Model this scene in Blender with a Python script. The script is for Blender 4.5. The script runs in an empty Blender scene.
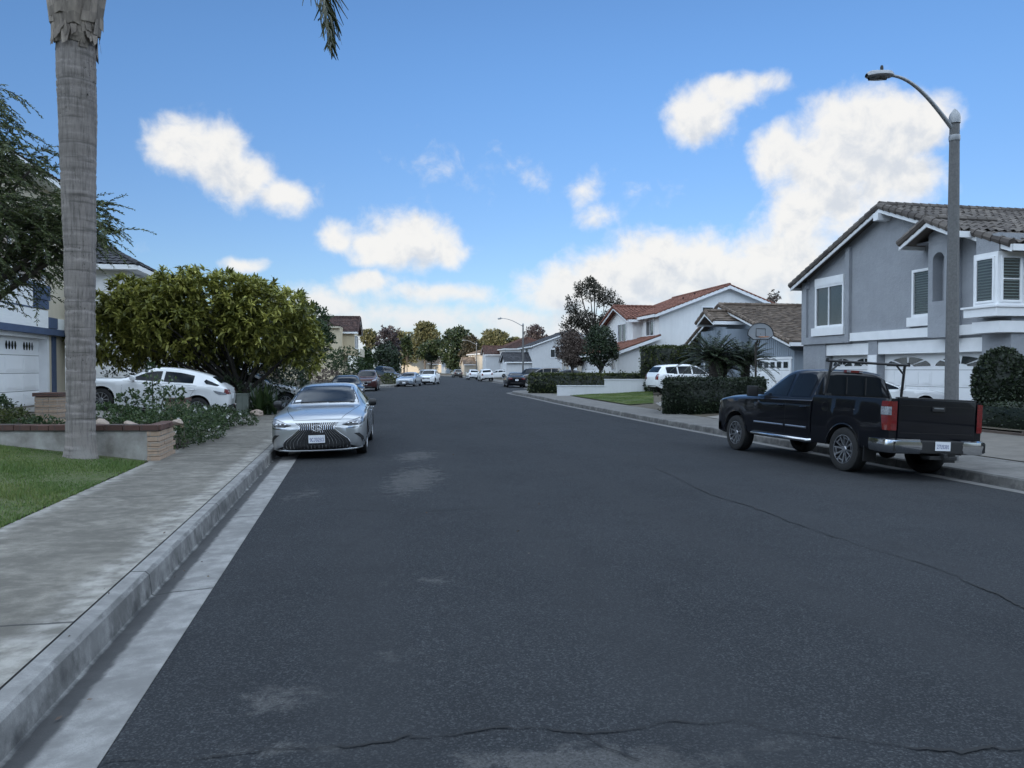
EXPOSURE, SUN_E, SKY_S, CLOUD_L, FILL_CLOUD_L, CLOUD_SH = 1.15, 2.4, .12, 3.5, 3.15, .30
import math
SKY_EL = math.radians(14); SKY_TINT = (.375, .51, .69); SKY_LOW = (.335, .405, .56)
import bpy, bmesh, math, random
import numpy as np
from mathutils import Vector, Matrix
from mathutils.bvhtree import BVHTree

random.seed(7); RNG = np.random.default_rng(7)
sc = bpy.context.scene
COL = sc.collection
R = math.radians
H_CAM, F_PIX, CX, HZ = 1.75, 760.0, 512.0, 369.0

# ------------------------------------------------------------------ objects
def link(o, parent=None):
    COL.objects.link(o)
    if parent is not None: o.parent = parent
    return o

def tag(o, label=None, cat=None, group=None, kind=None):
    if label: o['label'] = label
    if cat: o['category'] = cat
    if group: o['group'] = group
    if kind: o['kind'] = kind
    return o

def empty(name, loc=(0, 0, 0), rz=0.0):
    o = bpy.data.objects.new(name, None)
    o.empty_display_size = .2
    link(o); o.location = loc; o.rotation_euler = (0, 0, rz)
    return o

def thing(name, label, cat, loc=(0, 0, 0), rz=0.0, group=None):
    return tag(empty(name, loc, rz), label, cat, group)

def copy_tree(o, parent=None):
    c = o.copy(); COL.objects.link(c)
    if parent is not None: c.parent = parent
    for ch in [x for x in bpy.data.objects if x.parent == o]:
        copy_tree(ch, c)
    return c

class MB:
    """collects faces, then links them as ONE mesh object"""
    def __init__(s): s.v = []; s.f = []; s.m = []; s.uv = {}; s.rnd = []
    def face(s, pts, m=0, r=None):
        n = len(s.v); s.v.extend([tuple(p) for p in pts])
        s.f.append(tuple(range(n, n + len(pts)))); s.m.append(m)
        s.rnd.append(random.random() if r is None else r)
    def mesh(s, verts, faces, m=0, r=None):
        n = len(s.v); s.v.extend([tuple(p) for p in verts])
        for f in faces:
            s.f.append(tuple(n + i for i in f)); s.m.append(m)
            s.rnd.append(random.random() if r is None else r)
    def box(s, x0, x1, y0, y1, z0, z1, m=0):
        if x0 > x1: x0, x1 = x1, x0
        if y0 > y1: y0, y1 = y1, y0
        if z0 > z1: z0, z1 = z1, z0
        v = [(x0,y0,z0),(x1,y0,z0),(x1,y1,z0),(x0,y1,z0),(x0,y0,z1),(x1,y0,z1),(x1,y1,z1),(x0,y1,z1)]
        s.mesh(v, [(0,3,2,1),(4,5,6,7),(0,1,5,4),(1,2,6,5),(2,3,7,6),(3,0,4,7)], m)
    def pbox(s, fr, a0, a1, z0, z1, d0, d1, m=0):
        """box in a wall frame fr=(origin, horizontal axis, outward normal)"""
        O, e, n = fr
        def P(a, d, z): return (O[0]+e[0]*a+n[0]*d, O[1]+e[1]*a+n[1]*d, (O[2] if len(O) > 2 else 0)+z)
        v = [P(a0,d0,z0),P(a1,d0,z0),P(a1,d1,z0),P(a0,d1,z0),P(a0,d0,z1),P(a1,d0,z1),P(a1,d1,z1),P(a0,d1,z1)]
        s.mesh(v, [(0,3,2,1),(4,5,6,7),(0,1,5,4),(1,2,6,5),(2,3,7,6),(3,0,4,7)], m)
    def prism(s, pts, d, m=0):
        """polygon pts (3D) extruded along vector d"""
        n = len(pts); a = [Vector(p) for p in pts]; b = [p + Vector(d) for p in a]
        s.mesh(a + b, [tuple(range(n))[::-1], tuple(range(n, 2*n))] + [(i, (i+1) % n, n+(i+1) % n, n+i) for i in range(n)], m)
    def tube(s, path, rad, n=8, m=0, cap=True, up=None):
        path = [Vector(p) for p in path]; k = len(path)
        if not hasattr(rad, '__len__'): rad = [rad]*k
        vs = []; prev = None
        for i, p in enumerate(path):
            t = (path[min(i+1, k-1)] - path[max(i-1, 0)])
            t = t.normalized() if t.length > 1e-9 else Vector((0,0,1))
            if prev is None:
                a = Vector((1,0,0)) if abs(t.x) < .8 else Vector((0,1,0))
                prev = (a - t*a.dot(t)).normalized()
            else:
                q = prev - t*prev.dot(t)
                prev = q.normalized() if q.length > 1e-6 else prev
            b = t.cross(prev)
            for j in range(n):
                an = 2*math.pi*j/n
                vs.append(p + (prev*math.cos(an) + b*math.sin(an))*rad[i])
        fs = [(i*n+j, i*n+(j+1) % n, (i+1)*n+(j+1) % n, (i+1)*n+j) for i in range(k-1) for j in range(n)]
        if cap: fs += [tuple(range(n))[::-1], tuple(range((k-1)*n, k*n))]
        s.mesh(vs, fs, m)
    def lathe(s, prof, n=24, m=0, axis='z', c=(0,0,0)):
        vs = []
        for r, h in prof:
            for j in range(n):
                a = 2*math.pi*j/n; x, y = r*math.cos(a), r*math.sin(a)
                p = (x, y, h) if axis == 'z' else ((x, h, y) if axis == 'y' else (h, x, y))
                vs.append((p[0]+c[0], p[1]+c[1], p[2]+c[2]))
        k = len(prof)
        s.mesh(vs, [(i*n+j, i*n+(j+1) % n, (i+1)*n+(j+1) % n, (i+1)*n+j) for i in range(k-1) for j in range(n)], m)
    def grid(s, pts, m=0, uv=None):
        """pts[i][j] grid of 3D points"""
        a, b = len(pts), len(pts[0]); n = len(s.v)
        for row in pts: s.v.extend([tuple(p) for p in row])
        if uv is not None:
            for i in range(a):
                for j in range(b): s.uv[n+i*b+j] = uv[i][j]
        for i in range(a-1):
            for j in range(b-1):
                s.f.append((n+i*b+j, n+i*b+j+1, n+(i+1)*b+j+1, n+(i+1)*b+j)); s.m.append(m); s.rnd.append(random.random())
    def build(s, name, mats, parent=None, smooth=None, bevel=0, recalc=False):
        me = bpy.data.meshes.new(name)
        me.from_pydata(s.v, [], s.f)
        if not isinstance(mats, (list, tuple)): mats = [mats]
        for m in mats: me.materials.append(m)
        me.polygons.foreach_set('material_index', s.m)
        at = me.attributes.new('rnd', 'FLOAT', 'FACE'); at.data.foreach_set('value', s.rnd)
        if s.uv:
            ul = me.uv_layers.new(name='UVMap')
            for lp in me.loops:
                if lp.vertex_index in s.uv: ul.data[lp.index].uv = s.uv[lp.vertex_index]
        me.validate()
        if recalc or bevel:
            bm = bmesh.new(); bm.from_mesh(me)
            if recalc:
                bmesh.ops.remove_doubles(bm, verts=bm.verts, dist=1e-5)
                bmesh.ops.recalc_face_normals(bm, faces=bm.faces)
            if bevel:
                bmesh.ops.bevel(bm, geom=list(bm.edges), offset=bevel, segments=2, affect='EDGES', profile=.7)
            bm.to_mesh(me); bm.free()
        if smooth:
            me.polygons.foreach_set('use_smooth', [True]*len(me.polygons))
            me.set_sharp_from_angle(angle=R(smooth))
        me.update()
        return link(bpy.data.objects.new(name, me), parent)

def np_mesh(name, V, F, mats, parent=None, rnd=None, mi=None, smooth=False):
    """fast mesh from numpy: V (n,3), F (m,k)"""
    me = bpy.data.meshes.new(name)
    me.vertices.add(len(V)); me.vertices.foreach_set('co', np.asarray(V, np.float32).ravel())
    k = F.shape[1]; m = len(F)
    me.loops.add(m*k); me.loops.foreach_set('vertex_index', F.astype(np.int32).ravel())
    me.polygons.add(m); me.polygons.foreach_set('loop_start', np.arange(0, m*k, k, dtype=np.int32))
    if not isinstance(mats, (list, tuple)): mats = [mats]
    for x in mats: me.materials.append(x)
    if mi is not None: me.polygons.foreach_set('material_index', np.asarray(mi, np.int32))
    me.update(calc_edges=True)
    if rnd is not None:
        at = me.attributes.new('rnd', 'FLOAT', 'FACE'); at.data.foreach_set('value', np.asarray(rnd, np.float32))
    if smooth: me.polygons.foreach_set('use_smooth', [True]*m)
    me.validate()
    return link(bpy.data.objects.new(name, me), parent)

# ------------------------------------------------------------------ numbers
def pchip(pts):
    x = np.array([p[0] for p in pts], float); y = np.array([p[1] for p in pts], float)
    h = np.diff(x); d = np.diff(y)/h; m = np.zeros_like(y)
    m[0], m[-1] = d[0], d[-1]
    for i in range(1, len(x)-1):
        if d[i-1]*d[i] <= 0: m[i] = 0
        else:
            w1, w2 = 2*h[i]+h[i-1], h[i]+2*h[i-1]
            m[i] = (w1+w2)/(w1/d[i-1]+w2/d[i])
    def f(t):
        t = np.clip(t, x[0], x[-1]); i = np.clip(np.searchsorted(x, t)-1, 0, len(h)-1)
        u = (t-x[i])/h[i]
        return ((1+2*u)*(1-u)**2*y[i] + u*(1-u)**2*h[i]*m[i] + u*u*(3-2*u)*y[i+1] + u*u*(u-1)*h[i]*m[i+1])
    return f

def lerp(a, b, t): return a + (b-a)*t
def sstep(a, b, t):
    t = min(1, max(0, (t-a)/(b-a))); return t*t*(3-2*t)

# ------------------------------------------------------------------ materials
class NT:
    def __init__(s, nt): s.nt = nt; s.n = nt.nodes; s.l = nt.links
    def new(s, t, **kw):
        n = s.n.new(t)
        for k, v in kw.items():
            if k == 'ins':
                for i, val in v.items():
                    if isinstance(val, bpy.types.NodeSocket): s.l.new(val, n.inputs[i])
                    else: n.inputs[i].default_value = val
            else: setattr(n, k, v)
        return n
    def math(s, op, a, b=0.0, c=None, clamp=False):
        d = {0: a, 1: b}
        if c is not None: d[2] = c
        return s.new('ShaderNodeMath', operation=op, use_clamp=clamp, ins=d).outputs[0]
    def vmath(s, op, a, b=(0,0,0), out=0):
        n = s.new('ShaderNodeVectorMath', operation=op, ins={0: a, 1: b})
        return n.outputs[out]
    def noise(s, vec, scale, detail=4, rough=.55, dist=0):
        return s.new('ShaderNodeTexNoise', ins={'Vector': vec, 'Scale': scale, 'Detail': detail, 'Roughness': rough, 'Distortion': dist}).outputs['Fac']
    def ramp(s, fac, stops, interp='LINEAR'):
        n = s.new('ShaderNodeValToRGB'); n.color_ramp.interpolation = interp
        e = n.color_ramp.elements
        while len(e) < len(stops): e.new(0.5)
        for i, (p, c) in enumerate(stops):
            e[i].position = p
            e[i].color = (c, c, c, 1) if not hasattr(c, '__len__') else (c[0], c[1], c[2], 1)
        s.l.new(fac, n.inputs[0]); return n.outputs[0]
    def mix(s, fac, a, b, blend='MIX'):
        n = s.new('ShaderNodeMix', data_type='RGBA', blend_type=blend)
        for i, v in ((0, fac), (6, a), (7, b)):
            if isinstance(v, bpy.types.NodeSocket): s.l.new(v, n.inputs[i])
            else: n.inputs[i].default_value = v if i == 0 else (v[0], v[1], v[2], 1)
        return n.outputs[2]
    def smooth(s, v, a, b):
        return s.new('ShaderNodeMapRange', interpolation_type='SMOOTHSTEP', ins={0: v, 1: a, 2: b, 3: 0.0, 4: 1.0}).outputs[0]

def mat_base(name):
    m = bpy.data.materials.new(name); m.use_nodes = True
    t = NT(m.node_tree); b = t.n['Principled BSDF']
    return m, t, b

def col4(c): return (c[0], c[1], c[2], 1)

def pmat(name, c1, c2=None, scale=6, rough=.6, metal=0, bump=0, bscale=40, spec=.5, coat=0, rnd=0, rvar=0, aniso=(1,1,1)):
    m, t, b = mat_base(name)
    tc = t.new('ShaderNodeTexCoord').outputs['Object']
    if aniso != (1,1,1): tc = t.vmath('MULTIPLY', tc, aniso)
    b.inputs['Base Color'].default_value = col4(c1)
    if c2 is not None:
        f = t.noise(tc, scale, 5, .6)
        f = t.ramp(f, [(.3, 0), (.7, 1)])
        c = t.mix(f, c1, c2)
        if rnd:
            a = t.new('ShaderNodeAttribute', attribute_name='rnd').outputs['Fac']
            k = t.math('MULTIPLY_ADD', a, rnd, 1-rnd/2)
            c = t.mix(1.0, c, t.new('ShaderNodeCombineColor', ins={0: k, 1: k, 2: k}).outputs[0], 'MULTIPLY')
        t.l.new(c, b.inputs['Base Color'])
    b.inputs['Roughness'].default_value = rough
    if rvar:
        t.l.new(t.math('MULTIPLY_ADD', t.noise(tc, scale*3, 3), rvar, rough-rvar/2), b.inputs['Roughness'])
    b.inputs['Metallic'].default_value = metal
    b.inputs['Specular IOR Level'].default_value = spec
    b.inputs['Coat Weight'].default_value = coat
    b.inputs['Coat Roughness'].default_value = .04
    if bump:
        bn = t.new('ShaderNodeBump', ins={'Strength': bump, 'Distance': .01, 'Height': t.noise(tc, bscale, 4, .6)})
        t.l.new(bn.outputs[0], b.inputs['Normal'])
    return m

def leafmat(name, dark, mid, light, trans=.25, rough=.45, spec=.4):
    m, t, b = mat_base(name)
    a = t.new('ShaderNodeAttribute', attribute_name='rnd').outputs['Fac']
    c = t.ramp(a, [(0, dark), (.55, mid), (1, light)])
    t.l.new(c, b.inputs['Base Color'])
    b.inputs['Roughness'].default_value = rough; b.inputs['Specular IOR Level'].default_value = spec
    if trans:
        tr = t.new('ShaderNodeBsdfTranslucent', ins={'Color': c})
        mx = t.new('ShaderNodeMixShader', ins={0: trans, 1: b.outputs[0], 2: tr.outputs[0]})
        t.l.new(mx.outputs[0], t.n['Material Output'].inputs[0])
    return m

def paint(name, c, metal=.0, rough=.35, flake=0):
    m, t, b = mat_base(name)
    tc = t.new('ShaderNodeTexCoord').outputs['Object']
    d = t.noise(tc, 3.0, 4)
    dust = t.ramp(d, [(.35, 0), (.8, .10)])
    t.l.new(t.mix(dust, c, tuple(min(.3, x*1.6+.003) for x in c)), b.inputs['Base Color'])
    b.inputs['Metallic'].default_value = metal
    t.l.new(t.math('MULTIPLY_ADD', d, .12, rough-.06), b.inputs['Roughness'])
    b.inputs['Coat Weight'].default_value = .9; b.inputs['Coat Roughness'].default_value = .05
    if max(c) < .1: b.inputs['Specular IOR Level'].default_value = .05; b.inputs['Coat Weight'].default_value = .7; b.inputs['Coat IOR'].default_value = 1.45; b.inputs['Coat Roughness'].default_value = .02
    return m

M = {}
M['black'] = pmat('black_plastic', (.012,.012,.013), rough=.5)
M['dark_gap'] = pmat('dark_gap', (.006,.006,.006), rough=.8)
M['under'] = pmat('underbody', (.01,.01,.011), rough=.85)
M['rubber'] = pmat('tyre_rubber', (.009,.009,.0095), (.018,.018,.018), 30, .8, bump=.2, bscale=60)
M['chrome'] = pmat('chrome', (.56,.57,.59), rough=.14, metal=1)
M['satin'] = pmat('satin_metal', (.4,.41,.43), (.33,.34,.36), 20, rough=.35, metal=.9)
M['dark_chrome'] = pmat('dark_chrome', (.30,.30,.31), rough=.22, metal=1)
M['rim_dark'] = pmat('rim_dark', (.07,.07,.075), rough=.35, metal=.8)
M['glass'] = pmat('car_glass', (.010,.013,.017), rough=.05, spec=.45)
M['glass_pale'] = pmat('car_glass_pale', (.022,.03,.042), rough=.07, spec=.35)
for k_ in ('glass_pale', 'glass'): M[k_].node_tree.nodes['Principled BSDF'].inputs['IOR'].default_value = 1.27
M['wglass'] = pmat('window_glass', (.02,.026,.03), (.05,.058,.06), .8, rough=.05, spec=.6)
M['lamp_clear'] = pmat('lamp_clear', (.34,.36,.40), (.10,.11,.13), 25, rough=.15, metal=.2, coat=.8)
M['lamp_red'] = pmat('lamp_red', (.15,.006,.008), (.10,.004,.005), 25, rough=.15, coat=1)
M['plate'] = pmat('plate_white', (.72,.73,.75), (.62,.64,.68), 60, rough=.4)
M['plate_ink'] = pmat('plate_ink', (.03,.05,.2), rough=.5)
M['amber'] = pmat('lamp_amber', (.5,.16,.02), rough=.2, coat=1)
M['p_silver'] = paint('paint_silver', (.44,.455,.47), .75, .3)
M['p_silver2'] = paint('paint_silver_blue', (.34,.38,.43), .7, .3)
M['p_white'] = paint('paint_white', (.72,.73,.74), 0, .35)
M['p_black'] = paint('paint_black', (.006,.0065,.009), 0, .3)
M['p_dark'] = paint('paint_dark_grey', (.02,.022,.027), .3, .3)
M['p_maroon'] = paint('paint_maroon', (.055,.022,.022), .3, .3)
M['p_navy'] = paint('paint_navy', (.02,.03,.05), .3, .3)
M['p_bronze'] = paint('paint_bronze', (.13,.115,.10), .6, .35)
M['white_trim'] = pmat('white_trim', (.80,.81,.82), (.73,.74,.75), 3, .55, bump=.05)
M['galv'] = pmat('galvanised', (.32,.33,.34), (.26,.27,.28), 8, .45, metal=.4)

def W(px, py, Y):
    """world point seen at photo pixel (px,py) at forward distance Y (for laying the street out)"""
    return ((px-CX)/F_PIX*Y, Y, H_CAM + (HZ-py)/F_PIX*Y)
# ------------------------------------------------------------------ camera, world, sun
cam = bpy.data.cameras.new('camera'); cam.sensor_width = 36; cam.lens = F_PIX/1024*36
cam.clip_start = .05; cam.clip_end = 6000
co = bpy.data.objects.new('camera', cam); COL.objects.link(co)
co.location = (0, 0, H_CAM); co.rotation_euler = (R(90) - math.atan((384-HZ)/F_PIX), 0, 0)
sc.camera = co
sc.view_settings.view_transform = 'Standard'; sc.view_settings.look = 'None'
sc.view_settings.gamma = 1.0; sc.view_settings.exposure = EXPOSURE
sc.cycles.use_denoising = True
sc.cycles.max_bounces = 8; sc.cycles.diffuse_bounces = 3; sc.cycles.glossy_bounces = 3
sc.cycles.transparent_max_bounces = 6

SUN_AZ, SUN_EL = R(200), R(9)        # azimuth clockwise from +Y: behind the camera, a little to the left
sun_dir = Vector((math.sin(SUN_AZ)*math.cos(SUN_EL), math.cos(SUN_AZ)*math.cos(SUN_EL), math.sin(SUN_EL)))
sl = bpy.data.lights.new('sun', 'SUN'); sl.energy = SUN_E; sl.angle = R(.6); sl.color = (1, .87, .70)
so = bpy.data.objects.new('sun', sl); COL.objects.link(so)
so.rotation_euler = (-sun_dir).to_track_quat('-Z', 'Y').to_euler()

wd = bpy.data.worlds.new('World'); sc.world = wd; wd.use_nodes = True
wt = NT(wd.node_tree)
bg = wt.n['Background']
sky = wt.new('ShaderNodeTexSky', sky_type='NISHITA', sun_disc=False, sun_elevation=SKY_EL, sun_rotation=SUN_AZ,
             altitude=50, air_density=1.0, dust_density=.3, ozone_density=1.6)
gen = wt.new('ShaderNodeTexCoord').outputs['Generated']
dirv = wt.vmath('NORMALIZE', gen)
sep = wt.new('ShaderNodeSeparateXYZ', ins={0: dirv})
az = wt.math('ARCTAN2', sep.outputs[0], sep.outputs[1])
el = wt.math('ARCSINE', sep.outputs[2])
azel = wt.new('ShaderNodeCombineXYZ', ins={0: az, 1: el, 2: 0.0}).outputs[0]

# the clouds, by where they stand in the sky (azimuth, elevation, radii in degrees, strength)
def sky_at(px, py):
    a = math.atan((px-CX)/F_PIX); return a, math.atan((HZ-py)/F_PIX*math.cos(a))
CLOUDS = [
    (183,148,30,26,1.0),(215,156,34,32,1.05),(248,176,34,26,1.0),(285,191,34,20,.9),
    (336,238,20,15,.85),(372,241,32,15,.9),(412,238,44,32,1.15),(446,246,24,22,.9),(400,252,60,14,.8),
    (700,116,32,30,1.0),(728,92,34,17,.85),(760,86,30,12,.55),
    (865,138,62,44,1.25),(908,125,36,32,1.15),(825,165,54,42,1.15),(782,158,28,34,1.0),(886,178,46,30,1.05),(800,215,34,46,.92),(845,205,50,30,.75),
    (560,292,44,30,.95),(602,275,40,34,1.1),(650,276,64,42,1.2),(705,270,52,36,1.15),(750,268,54,36,1.15),(792,262,44,40,1.05),(700,305,190,30,.72),
    (588,190,20,18,.45),(596,216,20,13,.42),(622,192,16,12,.16),(655,200,16,10,.14),(524,182,30,16,.17),(445,168,34,18,.14),
    (245,262,22,9,.8),(370,283,40,14,.95),(330,300,40,18,.9),(440,296,70,13,.7),(400,318,120,14,.6),(520,322,140,16,.62),(340,330,60,16,.6),(300,300,26,14,.7),
    (590,330,150,24,.7),(1290,180,90,40,1.0),(-80,240,110,36,.9),
]
def cloud_group(name, blobs, d_warp, d_det, amp):
    grp = bpy.data.node_groups.new(name, 'ShaderNodeTree')
    grp.interface.new_socket('dir', in_out='INPUT', socket_type='NodeSocketVector')
    grp.interface.new_socket('density', in_out='OUTPUT', socket_type='NodeSocketFloat')
    g = NT(grp); gi = g.new('NodeGroupInput'); go_ = g.new('NodeGroupOutput')
    p0 = gi.outputs[0]
    n1 = g.new('ShaderNodeTexNoise', ins={'Vector': p0, 'Scale': 15.0, 'Detail': d_warp}).outputs['Color']
    p1 = g.vmath('ADD', p0, g.vmath('MULTIPLY', g.vmath('SUBTRACT', n1, (.5,.5,.5)), (.06,.045,0)))
    field = None
    for (px, py, rx, ry, st) in blobs:
        a, e = sky_at(px, py)
        kx, ky = F_PIX/rx/1.25, F_PIX/ry/1.25
        q = g.new('ShaderNodeVectorMath', operation='MULTIPLY_ADD', ins={0: p1, 1: (kx, ky, 0), 2: (-a*kx, -e*ky, 0)}).outputs[0]
        d = g.vmath('LENGTH', q, out=1)
        v = g.math('MULTIPLY_ADD', d, -st, st)
        field = v if field is None else g.math('SMOOTH_MAX', field, v, .18)
    det = g.noise(p0, 24.0, d_det, .62, .25)
    field = g.math('MULTIPLY_ADD', g.math('SUBTRACT', det, .5), amp, field)
    g.l.new(field, go_.inputs[0])
    return grp
def dens(grp, v):
    n = wt.new('ShaderNodeGroup'); n.node_tree = grp; wt.l.new(v, n.inputs[0]); return n.outputs[0]
d0 = dens(cloud_group('cloud_density', CLOUDS, 3.0, 9.0, 1.05), azel)
d1 = dens(cloud_group('cloud_mass', [c for c in CLOUDS if c[2]*c[3] > 700 and c[4] > .8], 2.0, 3.0, 1.0), wt.vmath('ADD', azel, (-.010, .026, 0)))
mask = wt.smooth(d0, .0, .62)
core = wt.smooth(d1, .25, 1.1)
shade = wt.math('MULTIPLY_ADD', core, -CLOUD_SH, 1.0)
soft = wt.noise(azel, 9.0, 4, .6)
bil = wt.math('SUBTRACT', wt.noise(azel, 30.0, 6, .6, .4), wt.noise(wt.vmath('ADD', azel, (-.006, .014, 0)), 30.0, 6, .6, .4))
shade = wt.math('ADD', shade, wt.math('MULTIPLY', wt.math('SUBTRACT', soft, .5), .22))
shade = wt.math('MULTIPLY_ADD', bil, 1.0, shade)
ccol = wt.mix(wt.smooth(shade, .50, 1.02), (.74,.78,.84), (1.0,.99,.965))
lowhaze = wt.smooth(el, .15, .0)
ccol = wt.mix(wt.math('MULTIPLY', lowhaze, .55), ccol, (.70,.80,.93))
# out of view overhead and behind us: bright cloud added to lift the light
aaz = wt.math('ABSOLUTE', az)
e0 = wt.math('MULTIPLY_ADD', wt.smooth(aaz, 1.9, 2.5), .24, .04)      # added cloud kept off the low sky behind, so dark paint reflects less
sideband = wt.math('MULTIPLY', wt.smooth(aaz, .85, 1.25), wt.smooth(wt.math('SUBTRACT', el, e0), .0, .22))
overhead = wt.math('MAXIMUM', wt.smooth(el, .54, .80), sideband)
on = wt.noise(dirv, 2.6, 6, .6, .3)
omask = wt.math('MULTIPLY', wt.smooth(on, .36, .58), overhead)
ocol = wt.mix(on, tuple(x*FILL_CLOUD_L for x in (.68,.85,1.06)), tuple(x*FILL_CLOUD_L for x in (.84,.95,1.06)))
cb = wt.vmath('SCALE', ccol); cb.node.inputs['Scale'].default_value = CLOUD_L
tint = wt.mix(wt.smooth(el, .10, .42), SKY_LOW, SKY_TINT)
skyc = wt.vmath('MULTIPLY', sky.outputs[0], tint)
horizon = wt.smooth(el, .11, .0)
skyc = wt.mix(wt.math('MULTIPLY', horizon, .75), skyc, tuple(x*CLOUD_L for x in (.60,.72,.88)))
mixn = wt.mix(wt.math('MULTIPLY', mask, .97), skyc, cb)
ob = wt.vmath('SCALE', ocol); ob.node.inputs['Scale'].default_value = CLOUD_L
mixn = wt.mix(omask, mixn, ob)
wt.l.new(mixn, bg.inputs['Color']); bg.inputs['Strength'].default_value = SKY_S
wd.cycles.sampling_method = 'NONE'

# ------------------------------------------------------------------ the street
LEFT = pchip([(-40,7.2),(-20,2.99),(-8,.51),(0,-1.15),(14.6,-4.17),(30,-7.36),(45,-10.3),(58,-12.4),(67,-12.6),(76,-11.2),(85,-10.5),(95,-11.2),(110,-13.3),(130,-16.5),(157,-21),(200,-30),(250,-46),(300,-66)])
RIGHT = pchip([(-40,18.4),(-20,14.36),(-8,11.96),(11.86,7.99),(23.15,5.73),(32,3.95),(40.3,2.15),(48,.78),(54,-.25),(56,-.45),(57.5,.0),(59.5,1.1),(63,1.6),(71,1.0),(80,.1),(95,-1.9),(110,-3.8),(130,-6.7),(157,-10.9),(200,-19.5),(250,-35),(300,-55)])
def zprof(t, Y):
    d = t*11.4
    near = -.02 + .0231*d - .00343*d*d
    far = .05*(1-(2*t-1)**2) - .02
    k = sstep(24, 50, Y)
    return lerp(near, far, k)
def lip_z(side, Y): return zprof(0 if side < 0 else 1, Y)
def lip(side, Y): return float((LEFT if side < 0 else RIGHT)(Y))
def nrm(side, Y, e=.6):
    """unit vector pointing away from the road at the lip"""
    dx = (lip(side, Y+e)-lip(side, Y-e))/(2*e); n = math.hypot(1, dx)
    return (side*1/n, -side*dx/n)
GUT, KERB, KH = .46, .15, .15
KH_R = .16
def off(side, Y, d, z=None):
    x, n = lip(side, Y), nrm(side, Y)
    return (x+n[0]*d, Y+n[1]*d, z)
def kerb_top(side, Y): return lip_z(side, Y) + (.17 if side < 0 else .15)
WALK = 1.74
def dist_lip(side, X, Y):
    """distance outside the lip (approx)"""
    n = nrm(side, Y, 2.0); return (X-lip(side, Y))*n[0]
PADL = .62
def ground_z(X, Y):
    L, Rr = lip(-1, Y), lip(1, Y)
    if L <= X <= Rr: return zprof((X-L)/(Rr-L), Y)
    s = -1 if X < L else 1
    d = dist_lip(s, X, Y)
    if d < GUT: return lip_z(s, Y) - .01
    b = GUT + KERB + WALK
    kt = kerb_top(s, Y)
    if d < b: return kt
    if s < 0: return kt + min(.46, .11*(d-b))
    return kt + min(.26, .05*(d-b))

YS = np.concatenate([np.arange(-30, 50, 1.0), np.arange(50, 80, .5), np.arange(80, 302, 2.0)])
def strip(name, side, d0z, mat, n=None, kind='structure', y0=-30, y1=300, uvoff=0):
    """sweep a lateral profile [(d, z offset from lip z or None)] along the street"""
    mb = MB(); rows = []; uvs = []
    for Y in YS:
        if Y < y0 or Y > y1: continue
        row = []; uv = []
        for d, dz in d0z:
            p = off(side, float(Y), d)
            z = lip_z(side, float(Y)) + dz
            row.append((p[0], p[1], z)); uv.append((d, float(Y)))
        rows.append(row); uvs.append(uv)
    mb.grid(rows, uv=uvs)
    return tag(mb.build(name, mat, recalc=True), kind=kind)

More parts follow.
